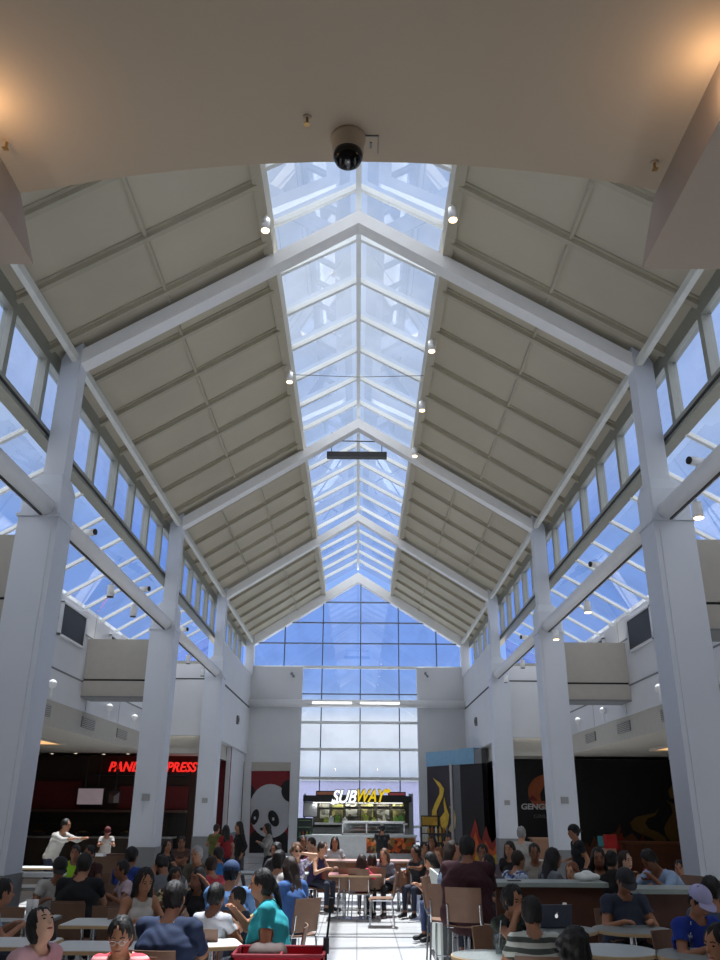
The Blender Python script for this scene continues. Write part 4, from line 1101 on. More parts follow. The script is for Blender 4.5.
    if specs:
        gm = MB()
        for s in (-1, 1):
            cc = hd+r*s*.032*S_+f*.108*S_+u*.004*S_
            ring = [tuple(cc+r*math.cos(a)*.021*S_+u*math.sin(a)*.015*S_) for a in [2*math.pi*i/14 for i in range(15)]]
            gm.path(ring, .0016*S_, k=6)
            if specs == 'dark': gm.prism(ring[:14], tuple(f*.002))
            gm.tube(tuple(cc+r*s*.023*S_), tuple(hd+r*s*.078*S_+u*.004*S_), .002*S_, k=6)
        gm.tube(tuple(hd-r*.009*S_+f*.108*S_+u*.006*S_), tuple(hd+r*.009*S_+f*.108*S_+u*.006*S_), .0025*S_, k=6)
        gm.build('glasses', mat('specs_dark', (16, 14, 16), .15) if specs == 'dark' else mat('specs_silver', (190, 190, 196), .3, .7), o)
    c0 = hd-u*.062*S_+f*.083*S_
    vs = []; fs = []; k = 10
    for j in range(5):
        ph = math.pi*j/4
        for i in range(k):
            a = 2*math.pi*i/k; vs.append(tuple(c0+r*math.cos(a)*math.sin(ph)*.024*S_+u*math.sin(a)*math.sin(ph)*.0075*S_+f*math.cos(ph)*.007*S_))
    for j in range(4):
        for i in range(k): fs.append((j*k+i, j*k+(i+1) % k, (j+1)*k+(i+1) % k, (j+1)*k+i))
    MB().add(vs, fs).build('lips', mat('lips', (140, 66, 60), .5), o, smooth=True)
    # hair
    hm = mat('hair_'+hair, HAIR[hair], .62, var=.35, scale=70, bump=.5)
    if hs != 'bald':
        H = Field()
        H.ell(hd+u*.032*S_-f*.016*S_, M, np.array([.084, .098, .104])*S_, 'h')
        if hs == 'short' or cap: H.ell(hd-f*.045*S_-u*.012*S_, M, np.array([.074, .054, .066])*S_, 'h', .02)
        if hs in ('long', 'bob', 'pony', 'bun', 'curly'):
            H.ell(hd-f*.040*S_-u*.02*S_, M, np.array([.086, .068, .09])*S_, 'h', .02)
        dn = su+np.array([0, -.085*b, .02]) if hs == 'long' else hd-u*.10*S_-f*.05*S_
        if hs == 'long':
            for s in (-.6, 0, .6): H.cap(hd-f*.05*S_+r*s*.07*S_, su+np.array([s*.10, -.10*b, -.10]), .05*S_, .035*S_, 'h', .03)
            for s in (-1, 1): H.cap(hd+r*s*.074*S_-f*.005, su+np.array([s*.095, .02, .03]), .026*S_, .03*S_, 'h', .03)
        if hs == 'bob':
            for s in (-1, 1): H.cap(hd+r*s*.072*S_-f*.01*S_+u*.02, hd+r*s*.075*S_-f*.012*S_-u*.085*S_, .028*S_, .026*S_, 'h', .03)
            H.cap(hd-f*.06*S_, hd-f*.06*S_-u*.08*S_, .05*S_, .045*S_, 'h', .03)
        if hs == 'pony':
            H.cap(hd-f*.10*S_+u*.03*S_, hd-f*.13*S_-u*.03*S_, .03*S_, .036*S_, 'h', .02); H.cap(hd-f*.13*S_-u*.03*S_, su+np.array([0, -.14, -.06]), .034*S_, .015*S_, 'h', .02)
        if hs == 'bun': H.ell(hd-f*.09*S_+u*.08*S_, M, np.array([.04, .04, .04])*S_, 'h', .01)
        if hs == 'curly':
            rg = random.Random(int(px*7))
            for _ in range(22):
                a, e2 = rg.uniform(0, 6.28), rg.uniform(-.5, 1.4); dd = r*math.cos(a)*math.cos(e2)*.085+f*(math.sin(a)*math.cos(e2)*.085-.02)+u*math.sin(e2)*.1
                if dd@f > .045 and dd@u < .06: continue
                H.ell(hd+dd*S_+u*.01, M, np.array([.032]*3)*S_, 'h', .012)
        HP, HF = H.mesh(max(hvx*.9, .012)); HN = vnormals(HP, HF); q_ = HP-hd; az = np.arctan2(q_@r, -(q_@f))
        HP = HP+HN*((np.sin(az*17+3*np.sin(q_@u*22+px))*.0035+np.sin(az*7+px)*.004+np.sin((q_@u)*38+az*3)*.0025)*S_)[:, None]
        npmesh('hair', HP, HF, hm, o)
    if cap:
        cm = mat('cap_%d_%d_%d' % cap[:3], cap[:3], .8); back = len(cap) > 3
        K = Field(); K.ell(hd+u*.045*S_-f*.008*S_, M, np.array([.092, .108, .095])*S_, 'c')
        KP, KF = K.mesh(.012); kN = vnormals(KP, KF); kk_ = ((KP-hd)@u > .03*S_)
        shell('cap', KP, KF, kN, kk_, .0, cm, o)
        ff = -f if back else f
        def brim(a, v):
            an = (a-.5)*1.9; rad = (.095+.075*v*math.cos(an*.6))*S_
            return tuple(hd+u*(.032-.02*v)*S_+ff*math.cos(an)*rad+r*math.sin(an)*(.085+.02*v)*S_)
        MB().grid(brim, 10, 4, tuple(u*.006)).build('cap_brim', cm, o)
    if chair and pose == 'sit':
        key = 'tall' if seat > .6 else 'std'
        if key not in CHP:
            CHP[key] = c = chair_proto(.72, 1.10, tall=True) if seat > .6 else chair_proto()
            c.location = (rx, ry, 0); c.rotation_euler = (0, 0, rz)
        else: c = dup(CHP[key], (rx, ry, 0), rz)
        c['label'] = 'brown chair under the '+' '.join((cl or label.split(',')[0]).split()[:12])
        # body pulled slightly off the back
    return o, (rx, ry), rz
CHP = {}

def chair_at(px, pz, py, face, label, tall=False):
    """empty chair whose back top shows at px,py"""
    zt = 1.10 if tall else .86
    p = at(px, py, Z=zt); rz = math.pi+R_(face)
    c_, s_ = math.cos(rz), math.sin(rz); off = (0, -.285)
    x = p.x-(c_*off[0]-s_*off[1]); y = p.y-(s_*off[0]+c_*off[1])
    c = dup(CHP['tall' if tall else 'std'], (x, y, 0), rz); c['label'] = label
    return c
# ---------------------------------------------------------------- crowd, left side
FLORAL = blotch('floral_cloth', [(70, 60, 40), (196, 180, 130), (110, 60, 44), (60, 76, 46), (210, 204, 180)], 26)
PINKST = stripes('pink_striped_cloth', (214, 70, 84), (238, 170, 170), 9)
GREYST = stripes('grey_striped_cloth', (196, 200, 192), (72, 80, 74), 4.2)
PATT = blotch('purple_patterned_cloth', [(150, 140, 170), (220, 214, 224), (110, 100, 140), (190, 184, 200)], 30)
BLUEP = blotch('blue_patterned_cloth', [(90, 110, 160), (170, 186, 214), (60, 76, 120), (200, 206, 220)], 24)
DARKP = blotch('dark_patterned_cloth', [(24, 24, 26), (40, 56, 40), (60, 66, 62), (20, 20, 22), (30, 34, 30)], 30)

person(44, 909, 6.6, 'woman in a pale pink top looking up to the right', 62, lean=8, skin='p', hs='bob', top=(255, 205, 214), sex='f', hp=34, hyaw=10, arms=('lap', 'lap'), near=True, bulk=1.3)
person(122, 920, 6.5, 'girl with glasses in a pink striped top facing the camera', 5, lean=22, skin='b', hs='pony', topmat=PINKST, sex='f', hp=-18, arms=('table', 'table'), near=True, bulk=1.15, specs='wire')
person(176, 882, 7.8, 'heavy man in a navy shirt seen from behind, dark short hair', 172, lean=12, skin='b', top=(28, 48, 84), bulk=1.45, arms=('front', 'front'), near=True, sleeve=.9)
person(262, 869, 8.9, 'woman in a turquoise shirt with a dark ponytail facing left', -88, lean=10, skin='b', hs='pony', top=(40, 178, 190), pants=(20, 24, 34), sex='f', bulk=1.3, arms=('lap', (.12, .42, .98)), near=True)
person(217, 886, 9.0, 'child in a white shirt seen from behind at the small table', 165, lean=6, skin='c', top=(226, 230, 238), bulk=.85, arms=('table', 'table'), sleeve=.5, near=True)
person(237, 893, 10.2, 'small child with dark hair peering over the white table', -60, lean=14, skin='a', top=(60, 70, 90), bulk=.8, arms=('table', 'table'))
person(232, 861, 10.6, 'man in a light blue shirt and dark blue cap seen from behind', 176, lean=14, skin='b', top=(112, 160, 220), bulk=1.35, cap=(38, 62, 100), arms=('front', 'front'), sleeve=1.3)
person(146, 869, 9.9, 'woman in a white tank dress looking down to the right', 35, lean=16, skin='b', hs='long', top=(226, 222, 214), sex='f', tank=True, hp=-16, arms=('table', 'table'), bulk=1.05, near=True)
person(86, 853, 11.4, 'broad man in a black polo shirt seen from behind', 178, lean=10, skin='b', top=(14, 16, 22), bulk=1.4, arms=('table', 'front'))
person(61, 858, 12.0, 'person in a white tee and dark cap leaning over a table', 25, lean=26, skin='c', top=(206, 204, 200), cap=(30, 28, 28), arms=('table', 'table'), hp=-25)
person(5, 881, 9.2, 'person in a pale blue shirt cut off by the left edge', 120, lean=20, skin='b', top=(170, 190, 214), arms=('table', 'table'), bulk=1.1)
person(122, 862, 12.6, 'child in a pale pink shirt facing left at a table', -60, lean=12, skin='c', top=(214, 190, 200), bulk=.85, arms=('table', 'table'))
person(133, 847, 13.6, 'man in a royal blue shirt before the second left column', 165, lean=8, skin='c', top=(34, 66, 150), arms=('table', 'table'))
person(163, 853, 13.4, 'person in a grey tee slumped forward over a table', -145, lean=44, skin='c', top=(112, 116, 122), bulk=1.35, arms=('table', 'table'), hp=-40)
person(176, 869, 11.7, 'woman in a cream and brown floral top behind the navy man', 20, lean=14, skin='c', hs='curly', topmat=FLORAL, sex='f', arms=('table', 'table'), sleeve=1.5)
person(198, 869, 11.0, 'dark haired woman in black with one hand raised, behind the navy man', -30, lean=12, skin='c', hs='long', top=(30, 26, 30), sex='f', arms=('up', 'table'))
person(197, 846, 14.6, 'old man with grey hair in an olive shirt under the third left column', -20, lean=12, skin='b', hair='g', top=(104, 100, 84), arms=('table', 'table'))
person(211, 858, 13.6, 'child in a red and pink jacket leaning left', -140, lean=18, skin='b', hair='b', top=(200, 66, 84), bulk=.95, arms=('table', 'table'), sleeve=1.8)
person(218, 848, 15.8, 'person in a bright blue tee beside the queue', -100, lean=6, skin='c', top=(30, 110, 180), arms=('table', 'table'))
person(182, 838, 18.5, 'person in a brown shirt with arms folded, in the stall queue', 10, 'stand', lean=2, skin='c', top=(88, 62, 52), arms=('cross', 'cross'))
person(168, 841, 17.0, 'dark haired girl in black by the second left column', 40, 'stand', lean=4, skin='b', hs='long', top=(26, 22, 26), sex='f', arms=('phone', 'down'))
person(217, 825, 24.6, 'person in an olive green top standing in the queue', 150, 'stand', lean=2, skin='b', hair='b', top=(110, 116, 56), arms=('waist', 'down'))
person(226, 826, 23.6, 'woman in a red top standing in the queue', -150, 'stand', lean=2, skin='b', hs='long', top=(160, 34, 44), sex='f', arms=('waist', 'down'))
person(239, 822, 22.5, 'woman in black standing by the left pilaster, face to the left', -60, 'stand', lean=2, skin='b', hs='long', top=(20, 20, 22), pants=(60, 60, 66), sex='f', arms=('down', 'down'), sleeve=1.8)
person(267, 824, 23.4, 'woman in a pale coat standing before the panda mural', -75, 'stand', lean=3, skin='b', hs='long', top=(150, 148, 146), pants=(30, 30, 34), sex='f', arms=('phone', 'phone'), sleeve=1.9)
person(66, 826, 19.2, 'man in a white shirt leaning on the stall partition, facing right', 70, 'bend', lean=24, skin='b', top=(200, 196, 188), arms=('reach', 'reach'), sleeve=1.6)
person(108, 827, 24.5, 'stall worker in a white shirt and dark cap behind the counter', 20, 'stand', lean=18, skin='c', top=(190, 184, 178), cap=(90, 24, 28), arms=('front', 'front'), hp=-30)
person(76, 846, 16.0, 'person with a small neon green top behind the black polo man', 10, lean=6, skin='c', top=(160, 220, 40), arms=('lap', 'lap'), bulk=.95)
person(90, 846, 15.2, 'person in a maroon top left of the wooden partition', -20, lean=8, skin='c', top=(70, 34, 34), arms=('table', 'table'))
person(280, 850, 12.6, 'woman in a white top seen from behind left of the aisle', 160, lean=12, skin='b', hs='bun', top=(214, 210, 206), sex='f', arms=('table', 'table'))
person(290, 857, 11.8, 'young woman in a blue top seated at the aisle end of a table', -140, lean=10, skin='a', hair='b', hs='long', top=(76, 120, 190), sex='f', arms=('table', 'lap'))
person(297, 843, 15.8, 'woman with sunglasses in a pale purple patterned top', 20, lean=8, skin='a', hair='l', hs='curly', topmat=PATT, sex='f', specs='dark', arms=('cheek', 'table'))
person(276, 843, 16.5, 'dark haired person in grey behind the white topped woman', -30, lean=8, skin='c', hs='curly', top=(70, 66, 70), arms=('table', 'table'))
person(311, 838, 19.2, 'woman in a coral red top with a hand at her face', -50, lean=8, skin='a', hair='b', top=(196, 70, 76), sex='f', arms=('cheek', 'table'), bulk=1.05)
person(323, 842, 18.2, 'woman in a dark purple tank top leaning on the long table', 60, lean=18, skin='a', hair='b', hs='short', top=(62, 48, 96), sex='f', tank=True, arms=('table', 'table'))
person(335, 837, 21.0, 'woman in a white shirt facing the camera at the long table', 0, lean=6, skin='b', hs='long', top=(226, 226, 230), sex='f', arms=('table', 'table'))
person(303, 836, 20.8, 'dark clothed person behind the coral red woman', 20, lean=4, skin='c', top=(40, 36, 44), arms=('table', 'table'))
# centre
person(384, 850, 17.6, 'woman in grey with dark trousers seated right of the centre table', -25, lean=6, skin='a', hair='l', hs='long', top=(126, 120, 132), pants=(18, 18, 22), sex='f', arms=('lap', 'table'), sleeve=1.8)
person(362, 857, 17.3, 'left girl in a bright pink jacket at the centre table', 170, lean=6, skin='a', hair='b', hs='long', top=(232, 76, 108), sex='f', arms=('table', 'table'), sleeve=1.8, bulk=.9)
person(372, 857, 17.7, 'right girl in a bright pink jacket at the centre table', -170, lean=6, skin='a', hair='b', hs='bob', top=(226, 70, 100), sex='f', arms=('table', 'table'), sleeve=1.8, bulk=.9)
person(382, 825, 26.5, 'sandwich stall customer in a black shirt and cap seen from behind', 178, 'stand', lean=0, skin='b', top=(20, 22, 26), cap=(22, 22, 24), arms=('front', 'front'), bulk=1.15)
# right of the aisle
person(415, 846, 17.4, 'dark haired girl in black leaning on the table right of the aisle', -40, lean=14, skin='c', hs='curly', top=(40, 40, 46), sex='f', arms=('reach', 'table'))
person(430, 853, 14.4, 'woman in a white and pink top hunched towards the left', -70, lean=30, skin='b', hs='long', top=(222, 186, 196), pants=(60, 74, 110), sex='f', arms=('table', 'table'), hp=-20)
person(424, 843, 18.6, 'person in a dark grey top behind the girl in black', 10, lean=6, skin='b', top=(58, 52, 58), arms=('table', 'table'))
person(438, 848, 15.4, 'child with light brown hair in a brown top', -20, lean=8, skin='a', hair='o', hs='bob', top=(96, 60, 50), sex='f', arms=('table', 'table'))
person(432, 836, 20.8, 'left dark haired person under the yellow signed rack', -20, lean=4, skin='c', hs='long', top=(60, 56, 60), sex='f', arms=('table', 'table'))
person(447, 834, 19.9, 'right dark haired person under the yellow signed rack', 20, lean=4, skin='b', hs='bun', top=(96, 84, 74), sex='f', arms=('table', 'table'))
person(453, 842, 11.5, 'woman with long brown hair and a pale blue top facing the maroon man', 70, lean=6, skin='a', hair='b', hs='long', top=(150, 172, 206), sex='f', seat=.72, arms=('table', 'lap'), bulk=1.05)
person(467, 836, 10.6, 'big man in a dark maroon shirt on a bar chair seen from behind', 165, lean=16, skin='c', top=(66, 22, 32), bulk=1.6, seat=.72, arms=('front', 'front'), sleeve=.95)
person(482, 844, 14.8, 'man in a pale shirt in front of the painted flames', -10, lean=8, skin='c', top=(120, 108, 120), arms=('table', 'table'))
person(487, 855, 12.7, 'woman with a dark bob leaning to the left behind the bar counter', -50, lean=16, skin='b', hs='bob', top=(90, 84, 96), sex='f', arms=('table', 'table'))
person(518, 851, 13.6, 'person in a blue and white patterned shirt turned to the right', 120, lean=12, skin='b', hair='b', topmat=BLUEP, arms=('table', 'table'))
person(509, 841, 16.3, 'dark haired woman in black left of the white haired man', -30, lean=8, skin='b', hs='long', top=(30, 26, 28), sex='f', arms=('table', 'table'))
person(521, 827, 17.0, 'white haired man in a white shirt standing seen from behind', 160, 'stand', lean=8, skin='a', hair='g', top=(206, 202, 196), arms=('waist', 'waist'))
person(534, 843, 14.7, 'man in a pale shirt sitting behind a round table', -5, lean=4, skin='c', top=(176, 168, 156), arms=('table', 'table'), sleeve=1.3)
person(553, 847, 12.8, 'girl with long black hair in a grey top facing right', 110, lean=12, skin='b', hs='long', top=(128, 132, 140), sex='f', arms=('table', 'table'))
person(573, 825, 16.4, 'young man in a black tee and backward black cap standing, facing left', -85, 'stand', lean=3, skin='b', top=(22, 24, 30), cap=(20, 20, 24, 1), arms=('down', 'waist'))
person(571, 860, 12.5, 'child with auburn hair leaning on the bar counter', -40, lean=16, skin='a', hair='o', hs='bob', top=(86, 50, 70), sex='f', arms=('table', 'table'), ztop=1.22)
person(597, 841, 12.9, 'large long haired woman in black behind the bar counter', -10, lean=10, skin='c', hs='long', top=(16, 14, 16), sex='f', bulk=1.5, arms=('table', 'table'), sleeve=1.9)
person(625, 851, 13.6, 'woman with bare shoulders and one arm stretched to the right', 25, lean=10, skin='p', hair='b', hs='bun', top=(140, 100, 96), sex='f', tank=True, arms=((-.45, .42, 1.0), 'table'))
person(611, 852, 14.6, 'dark haired person in black next to the bare shouldered woman', 150, lean=8, skin='c', hs='curly', top=(24, 22, 24), arms=('table', 'table'))
person(648, 850, 11.75, 'man in a light blue shirt leaning over a tray by the right column', -60, lean=50, seat=.72, skin='c', hair='k', top=(170, 196, 232), arms=('table', 'table'), hp=-35, bulk=1.1, sleeve=1.5)
person(679, 862, 14.0, 'person in dark red behind the light blue shirted man', -30, lean=10, skin='b', top=(90, 30, 36), arms=('table', 'table'))
person(624, 869, 10.1, 'broad man in a blue and grey tee and dark cap looking down', 8, lean=14, skin='b', top=(56, 64, 86), bulk=1.35, cap=(42, 44, 50), hp=-30, arms=('table', 'table'))
person(698, 887, 8.3, 'man in a royal blue tee and pale lavender cap looking down', 20, lean=16, skin='b', top=(24, 60, 168), bulk=1.25, cap=(176, 174, 214), hp=-28, arms=('table', 'table'), near=True)
person(709, 877, 9.0, 'person with black hair and a grey blue top seen from behind', 170, lean=8, skin='b', hs='short', top=(84, 94, 112), bulk=1.25, arms=('table', 'table'))
person(531, 899, 7.6, 'boy in a white and grey striped shirt seen from behind', 176, lean=8, skin='b', hs='short', topmat=GREYST, bulk=1.0, arms=('table', 'table'), near=True)
person(513, 888, 8.6, 'woman in a dark patterned top with a hand at her mouth', 25, lean=12, skin='b', hs='curly', topmat=DARKP, sex='f', arms=('front', 'face'), hp=-6, near=True)
person(573, 931, 5.6, 'dark haired person close to the camera seen from behind', 178, lean=4, skin='b', hs='curly', top=(20, 20, 24), arms=('table', 'table'), near=True)
person(716, 928, 6.0, 'person in pale blue half cut off by the right edge', -60, lean=6, skin='b', hs='short', top=(110, 130, 180), arms=('table', 'table'))

# backpack of the woman by the aisle
# ---------------------------------------------------------------- empty chairs
chair_at(8, 0, 907, 0, 'empty brown chair at the left edge, behind the pink woman')
chair_at(68, 0, 903, 180, 'empty brown chair right behind the head of the pink woman')
chair_at(110, 0, 906, 180, 'empty dark chair left of the woman in the white tank dress')
chair_at(57, 0, 884, 180, 'empty brown chair before the black polo man, row behind')
chair_at(349, 0, 868, 180, 'empty tan chair with its back to the camera at the centre table')
chair_at(336, 0, 862, 0, 'empty tan chair on the far side of the centre table')
chair_at(557, 0, 887, 180, 'empty brown chair in front of the bar counter, left one')
chair_at(585, 0, 887, 180, 'empty brown chair in front of the bar counter, right one')
chair_at(397, 0, 872, -90, 'empty dark chair beside the seated woman in grey')
chair_at(503, 0, 925, 150, 'empty brown chair beside the boy in stripes')
chair_at(300, 0, 856, 180, 'empty chair at the aisle end behind the coral woman')
chair_at(445, 0, 884, 165, 'empty tan bar chair behind the maroon man', tall=True)

# ---------------------------------------------------------------- tables
def tab(kind, px, py, label, **k):
    p = at(px, py, Z=k.get('z', .75)); return table(kind, (p.x, p.y, 0), label, **k)
tab('rect', 0, 942, 'long white table across the lower left corner', w=1.0, d=.6)
tab('rect', 98, 946, 'long white table in front of the girl with glasses', w=0.78, d=.6)
tab('rect', 0, 918, 'long grey table behind the head of the pink woman', w=1.2, d=.65, top=TOPG)
tab('rect', 118, 922, 'white table between the tank dress woman and the chairs', w=1.1, d=.65)
tab('rect', 20, 886, 'long grey table in front of the white tee person', w=1.5, d=.6, top=TOPG)
tab('rect', 114, 888, 'grey table in front of the pink shirted child', w=1.15, d=.6, top=TOPG)
tab('rect', 213, 943, 'white table corner beside the navy man', w=0.5, d=0.5, rz=.3)
tab('rect', 236, 920, 'white square table between the turquoise woman and the child', w=0.6, d=0.55)
tab('rect', 30, 867, 'pale table beside the base of the nearest left column', w=1.6, d=.6, top=TOPW)
tab('rect', 150, 880, 'grey table in front of the slumped person', w=1.1, d=0.5, top=TOPG)
tab('rect', 236, 872, 'pale table behind the man in the blue cap', w=0.9, d=.7, top=TOPG)
tab('panel', 285, 873, 'grey table with panel legs at the aisle, left side', w=.9, d=.65, top=TOPG)
tab('panel', 300, 857, 'grey table with panel legs farther up the aisle, left side', w=.9, d=.65, top=TOPG)
p = at(362, 853, Y=21.5)
lt = thing('long_table', 'long brown panelled table in front of the sandwich stall', 'table', (p.x+.0, 20.2, 0))
MB().box(-1.15, 1.15, -.4, .4, .8, .84).build('tabletop', mat('pinkish_top', (186, 150, 136), .4), lt)
MB().box(-1.05, -.98, -.34, .34, 0, .8).build('leg', WOODR, lt); MB().box(.98, 1.05, -.34, .34, 0, .8).build('leg', WOODR, lt)
MB().box(-.98, .98, -.2, -.14, .2, .8).build('modesty_panel', mat('brown_panel', (140, 94, 66), .5, var=.1), lt)
tab('rect', 355, 874, 'reddish table with empty chairs in the middle of the aisle', w=1.0, d=.75, top=mat('reddish_top', (184, 120, 112), .35))
tab('panel', 417, 869, 'grey table with panel legs at the aisle, right side', w=.9, d=.65, top=TOPG)
tab('rect', 468, 867, 'grey table between the brown haired child and the rack', w=0.8, d=.6, top=TOPG)
tab('round', 533, 860, 'round table with a white cup before the man in the pale shirt', w=.8)
tab('round', 558, 929, 'round table carrying the laptop', w=0.8, top=TOPD)
tab('round', 632, 929, 'round tan edged table in front of the broad man', w=0.82, top=TOPD)
tab('round', 612, 950, 'grey round table at the bottom, left of the lavender cap', w=0.8, top=TOPG)
tab('round', 702, 955, 'round speckled table under the lavender capped man', w=0.8, top=TOPD)
tab('round', 486, 955, 'small round table edge beside the striped boy', w=0.6, top=TOPD)

# bar counters and the partition at the aisle
def counter(label, x0, x1, y0, y1, z=1.06):
    o = thing('bar_counter', label, 'counter')
    recalc(MB().prism([(x0+(x1-x0)/2+a, y0+(y1-y0)/2+b, z-.05) for a, b in rrect(x1-x0, y1-y0, .08)], (0, 0, .05)).build('top', mat('counter_top', (150, 160, 156), .35, var=.08), o)
    )
    MB().box(x0+.06, x1-.06, y0+.1, y0+.2, .12, z-.05).build('front_panel', WOODR, o)
    MB().box(x0+.08, x1-.08, y0+.14, y1-.1, 0, .12).build('plinth', BLACK, o)
    return o
counter('long grey topped bar counter with reddish wood front, left length', 1.68, 3.15, 11.35, 11.95)
counter('grey topped bar counter closer to the camera, right length', 3.2, 4.6, 10.55, 11.15)
pt = thing('low_partition', 'low grey partition with pale lit edge at the right of the aisle', 'partition', (1.12, 12.1, 0))
MB().box(-.03, .0, 0, 1.6, 0.06, 1.08).build('pale_face', mat('partition_skylit', (214, 222, 214), .4), pt)  # skylight falling on the aisle side, put into this paler colour
MB().box(.0, .13, 0, 1.6, 0.0, 1.07).build('panel', mat('partition_grey', (96, 98, 98), .5), pt)
lp = thing('low_partition', 'low white partition behind the nearest left column', 'partition', (-6.3, 12.9, 0))
MB().box(0, 1.2, 0, .12, 0, .98).build('panel', GREYB, lp); MB().box(-.05, 2.1, -.1, .22, .98, 1.03).build('top', TOPW, lp)

# ---------------------------------------------------------------- things on tables and by the aisle
tp = at(558, 929, Z=.75)
p = at(556, 921, Y=tp.y)
lap = thing('laptop', 'open grey laptop with a white fruit mark on its lid', 'laptop', (p.x, tp.y+.0, .755), R_(4))
MB().box(-.165, .165, 0, .23, 0, .015).build('base', mat('alu_dark', (70, 74, 84), .4, .5), lap)
lid = MB().prism([(-.165, .0, .015), (.165, .0, .015), (.165, -.055, .225), (-.165, -.055, .225)], (0, .01, .002)); recalc(lid.build('lid', mat('alu_grey', (96, 102, 118), .4, .4), lap))
def lidpt(a, r_): return (a, -.0285+.0-.004-(r_)*.26, .118+r_)
mk = [(math.cos(t)*.017*(1-.18*math.exp(-((t-math.pi/2)/.35)**2))*(.8 if abs(t) < .45 or t > 2*math.pi-.45 else 1), math.sin(t)*.019) for t in [2*math.pi*i/24 for i in range(24)]]
recalc(MB().prism([lidpt(a, b_) for a, b_ in mk], (0, -.002, 0)).prism([lidpt(a, b_) for a, b_ in ((0, .022), (.008, .026), (.012, .034), (.004, .030))], (0, -.002, 0)).build('logo', mat('logo_white', (240, 240, 245), .4, emit=.5), lap))
def cup(x, y, z, label, c=(235, 235, 235), h=.13, r=.04, lidc=None, straw=False, m=None):
    o = thing('cup', label, 'cup', (x, y, z))
    MB().lathe((0, 0, 0), [(r*.72, 0), (r, h), (r*.93, h), (r*.66, .006)], 18).build('body', m or mat('cup_%d_%d_%d' % c, c, .4), o, smooth='auto')
    if lidc: MB().lathe((0, 0, h), [(r*1.04, 0), (r*1.04, .01), (r*.6, .03), (r*.55, .045)], 18).build('lid', mat('lid_%d' % lidc[0], lidc, .3), o, smooth='auto')
    if straw: MB().tube((0, 0, h*.3), (.03, 0, h+.1), .004).build('straw', mat('straw_white', (230, 230, 235), .4), o)
    return o
cup(tp.x+.15, tp.y+.27, .755, 'dark drink cup with white lid behind the laptop', (70, 30, 30), .17, .038, (240, 240, 240))
q = at(691, 950, Z=.76); cup(q.x, q.y, .755, 'clear plastic cup in front of the lavender capped man', h=.13, m=GL_CASE, straw=True)
q = at(486, 955, Z=.75); cup(q.x+.12, q.y+.05, .755, 'clear cup with a white straw on the small round table by the striped boy', h=.15, m=GL_CASE, straw=True)
q = at(537, 860, Z=.76); cup(q.x, q.y-.1, .755, 'white cup on the round table before the man in the pale shirt')
q = at(26, 905, Z=.75)
for k, (x, y, c, w) in enumerate(((28, 914, (236, 236, 236), 'left'), (34, 914, (236, 236, 236), 'right'))):
    q = at(x, y, Z=.756); cup(q.x, q.y, .755, 'white paper cup behind the head of the pink woman, %s one' % w, c, .15, .036)
def tray(px, py, z, label, items, c=(150, 60, 50), rz=0):
    p = at(px, py, Z=z); o = thing('food_tray', label, 'tray', (p.x, p.y, z+.004), rz)
    recalc(MB().prism([(x, y, 0) for x, y in rrect(.40, .28, .04)], (0, 0, .012)).build('base', mat('tray_%d' % c[0], c, .5), o))
    m = MB()
    for a, b, c1, d in ((-.2, .2, -.14, -.13), (-.2, .2, .13, .14), (-.2, -.19, -.14, .14), (.19, .2, -.14, .14)): m.box(a, b, c1, d, .01, .03)
    m.build('rim', mat('tray_%d' % c[0], c, .5), o)
    for k, (ix, iy, kind, ic, lb) in enumerate(items):
        q = Vector((p.x+ix*math.cos(rz)-iy*math.sin(rz), p.y+ix*math.sin(rz)+iy*math.cos(rz), z+.018))
        if kind == 'box':
            f_ = thing('food_box', lb, 'food box', q, rz); MB().box(-.07, .07, -.055, .055, 0, .05).build('box', mat('fb_%d_%d' % ic[:2], ic, .6), f_)
            recalc(MB().prism([(-.075, .05, .05), (.075, .05, .05), (.075, .085, .11), (-.075, .085, .11)], (0, .006, .002)).build('flap', mat('fb_%d_%d' % ic[:2], ic, .6), f_))
        elif kind == 'bowl':
            f_ = thing('food_bowl', lb, 'bowl', q); MB().lathe((0, 0, 0), [(.05, 0), (.085, .05), (.08, .05), (.045, .008)], 18).build('bowl', mat('bowl_white', (236, 234, 228), .4), f_, smooth='auto')
            MB().lathe((0, 0, .01), [(.06, .015), (.068, .03), (.03, .045), (.005, .05)], 16).build('food', mat('food_%d' % ic[0], ic, .7, var=.3, scale=60), f_, smooth=True)
    return o
tray(142, 921, .75, 'red food tray on the table of the tank dress woman', [(-.05, 0, 'box', (206, 40, 50), 'red food box in front of the tank dress woman'), (.1, .02, 'bowl', (226, 210, 170), 'white bowl of food beside the red box')], (190, 90, 80))
tray(234, 918, .75, 'tray with yellow food on the white square table', [(.0, 0, 'bowl', (232, 190, 70), 'white bowl with yellow food at the turquoise woman')], (225, 205, 150))
tray(706, 950, .75, 'paper lined tray before the lavender capped man', [(-.04, .02, 'bowl', (150, 60, 40), 'bowl of dark food before the lavender capped man')], (214, 214, 226))
tray(657, 880, 1.06, 'tray with red and white packs on the right bar counter', [(-.06, 0, 'box', (170, 40, 60), 'dark red box on the right bar counter'), (.1, 0, 'bowl', (236, 236, 236), 'white bowl on the right bar counter')], (90, 50, 40)) 
bgp = at(612, 876, Z=1.07)
bgm = Field(); 
for dx, dy, dz, rr_ in ((-.1, 0, .05, .06), (0, .02, .07, .07), (.1, 0, .045, .055), (.02, -.04, .04, .06), (-.05, -.03, .03, .055)): bgm.ell((dx, dy, dz), np.eye(3), np.array([rr_*1.2, rr_, rr_*.75]), 'b', .02)
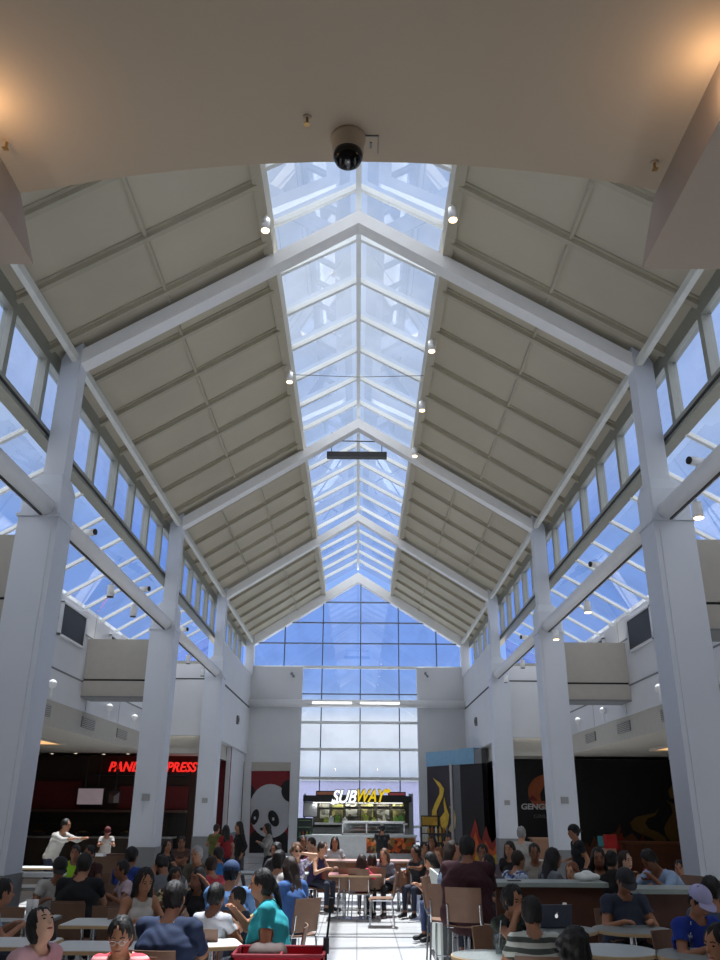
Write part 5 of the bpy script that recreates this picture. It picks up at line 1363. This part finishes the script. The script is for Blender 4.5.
bP, bF = bgm.mesh(.012); bg_ = thing('paper_bag', 'crumpled white paper bag lying on the bar counter', 'bag', (2.95, 11.65, 1.065)); npmesh('bag', bP, bF, mat('paper_white', (226, 230, 226), .8, bump=.6, scale=30), bg_)
ph = thing('phone', 'small black phone lying on the left end of the bar counter', 'phone', (2.0, 11.6, 1.061), .1); MB().box(-.08, .08, -.04, .04, 0, .01).build('body', BLACK, ph)
# napkin held up by the dark haired woman
# red wagon with its pull handle
wg = thing('folding_wagon', 'red fabric folding wagon with a black pull handle at the bottom of the aisle', 'wagon', (-.64, 8.1, 0))
RW = mat('red_canvas', (176, 20, 44), .8, var=.1, bump=.3)
m = MB()
for a, b, c1, d in ((-.40, .36, -.25, -.235), (-.40, .36, .235, .25), (-.40, -.385, -.25, .25), (.345, .36, -.25, .25)): m.box(a, b, c1, d, .38, .75)
m.box(-.40, .36, -.25, .25, .36, .38); m.build('fabric', RW, wg)
m = MB(); m.path([(-.40, -.25, .755), (.36, -.25, .755), (.36, .25, .755), (-.40, .25, .755), (-.40, -.25, .755)], .014).tube((0, -.25, .755), (0, .25, .755), .012); m.build('rim', mat('dark_red_rim', (130, 14, 34), .7), wg)
for x in (-.36, .32):
    for y in (-.27, .27): MB().lathe((x, y-.02, .09), [(.09, 0), (.09, .04)], 18, axis='Y').build('wheel', BLACK, wg)
for x in (-.38, .34):
    for y in (-.24, .24): MB().tube((x, y, .09), (x, y, .755), .01).build('post', BLACK, wg)
m = MB().path([(.37, 0, .35), (.375, 0, .8), (.41, 0, 1.12)], .010).tube((.408, 0, 1.06), (.415, 0, 1.17), .024).box(.35, .40, -.03, .03, .74, .86); m.build('handle', BLACK, wg)
bgf = Field(); 
for dx, rr_ in ((-.06, .08), (.05, .09), (.14, .06)): bgf.ell((dx, 0, .08), np.eye(3), np.array([rr_, .1, .08]), 'b', .03)
bP, bF = bgf.mesh(.015); b2 = thing('bag', 'grey brown bag lying inside the red wagon', 'bag', (-.80, 8.1, .66-.0)); npmesh('bag', bP, bF, mat('bag_greybrown', (110, 96, 92), .8, bump=.4), b2)
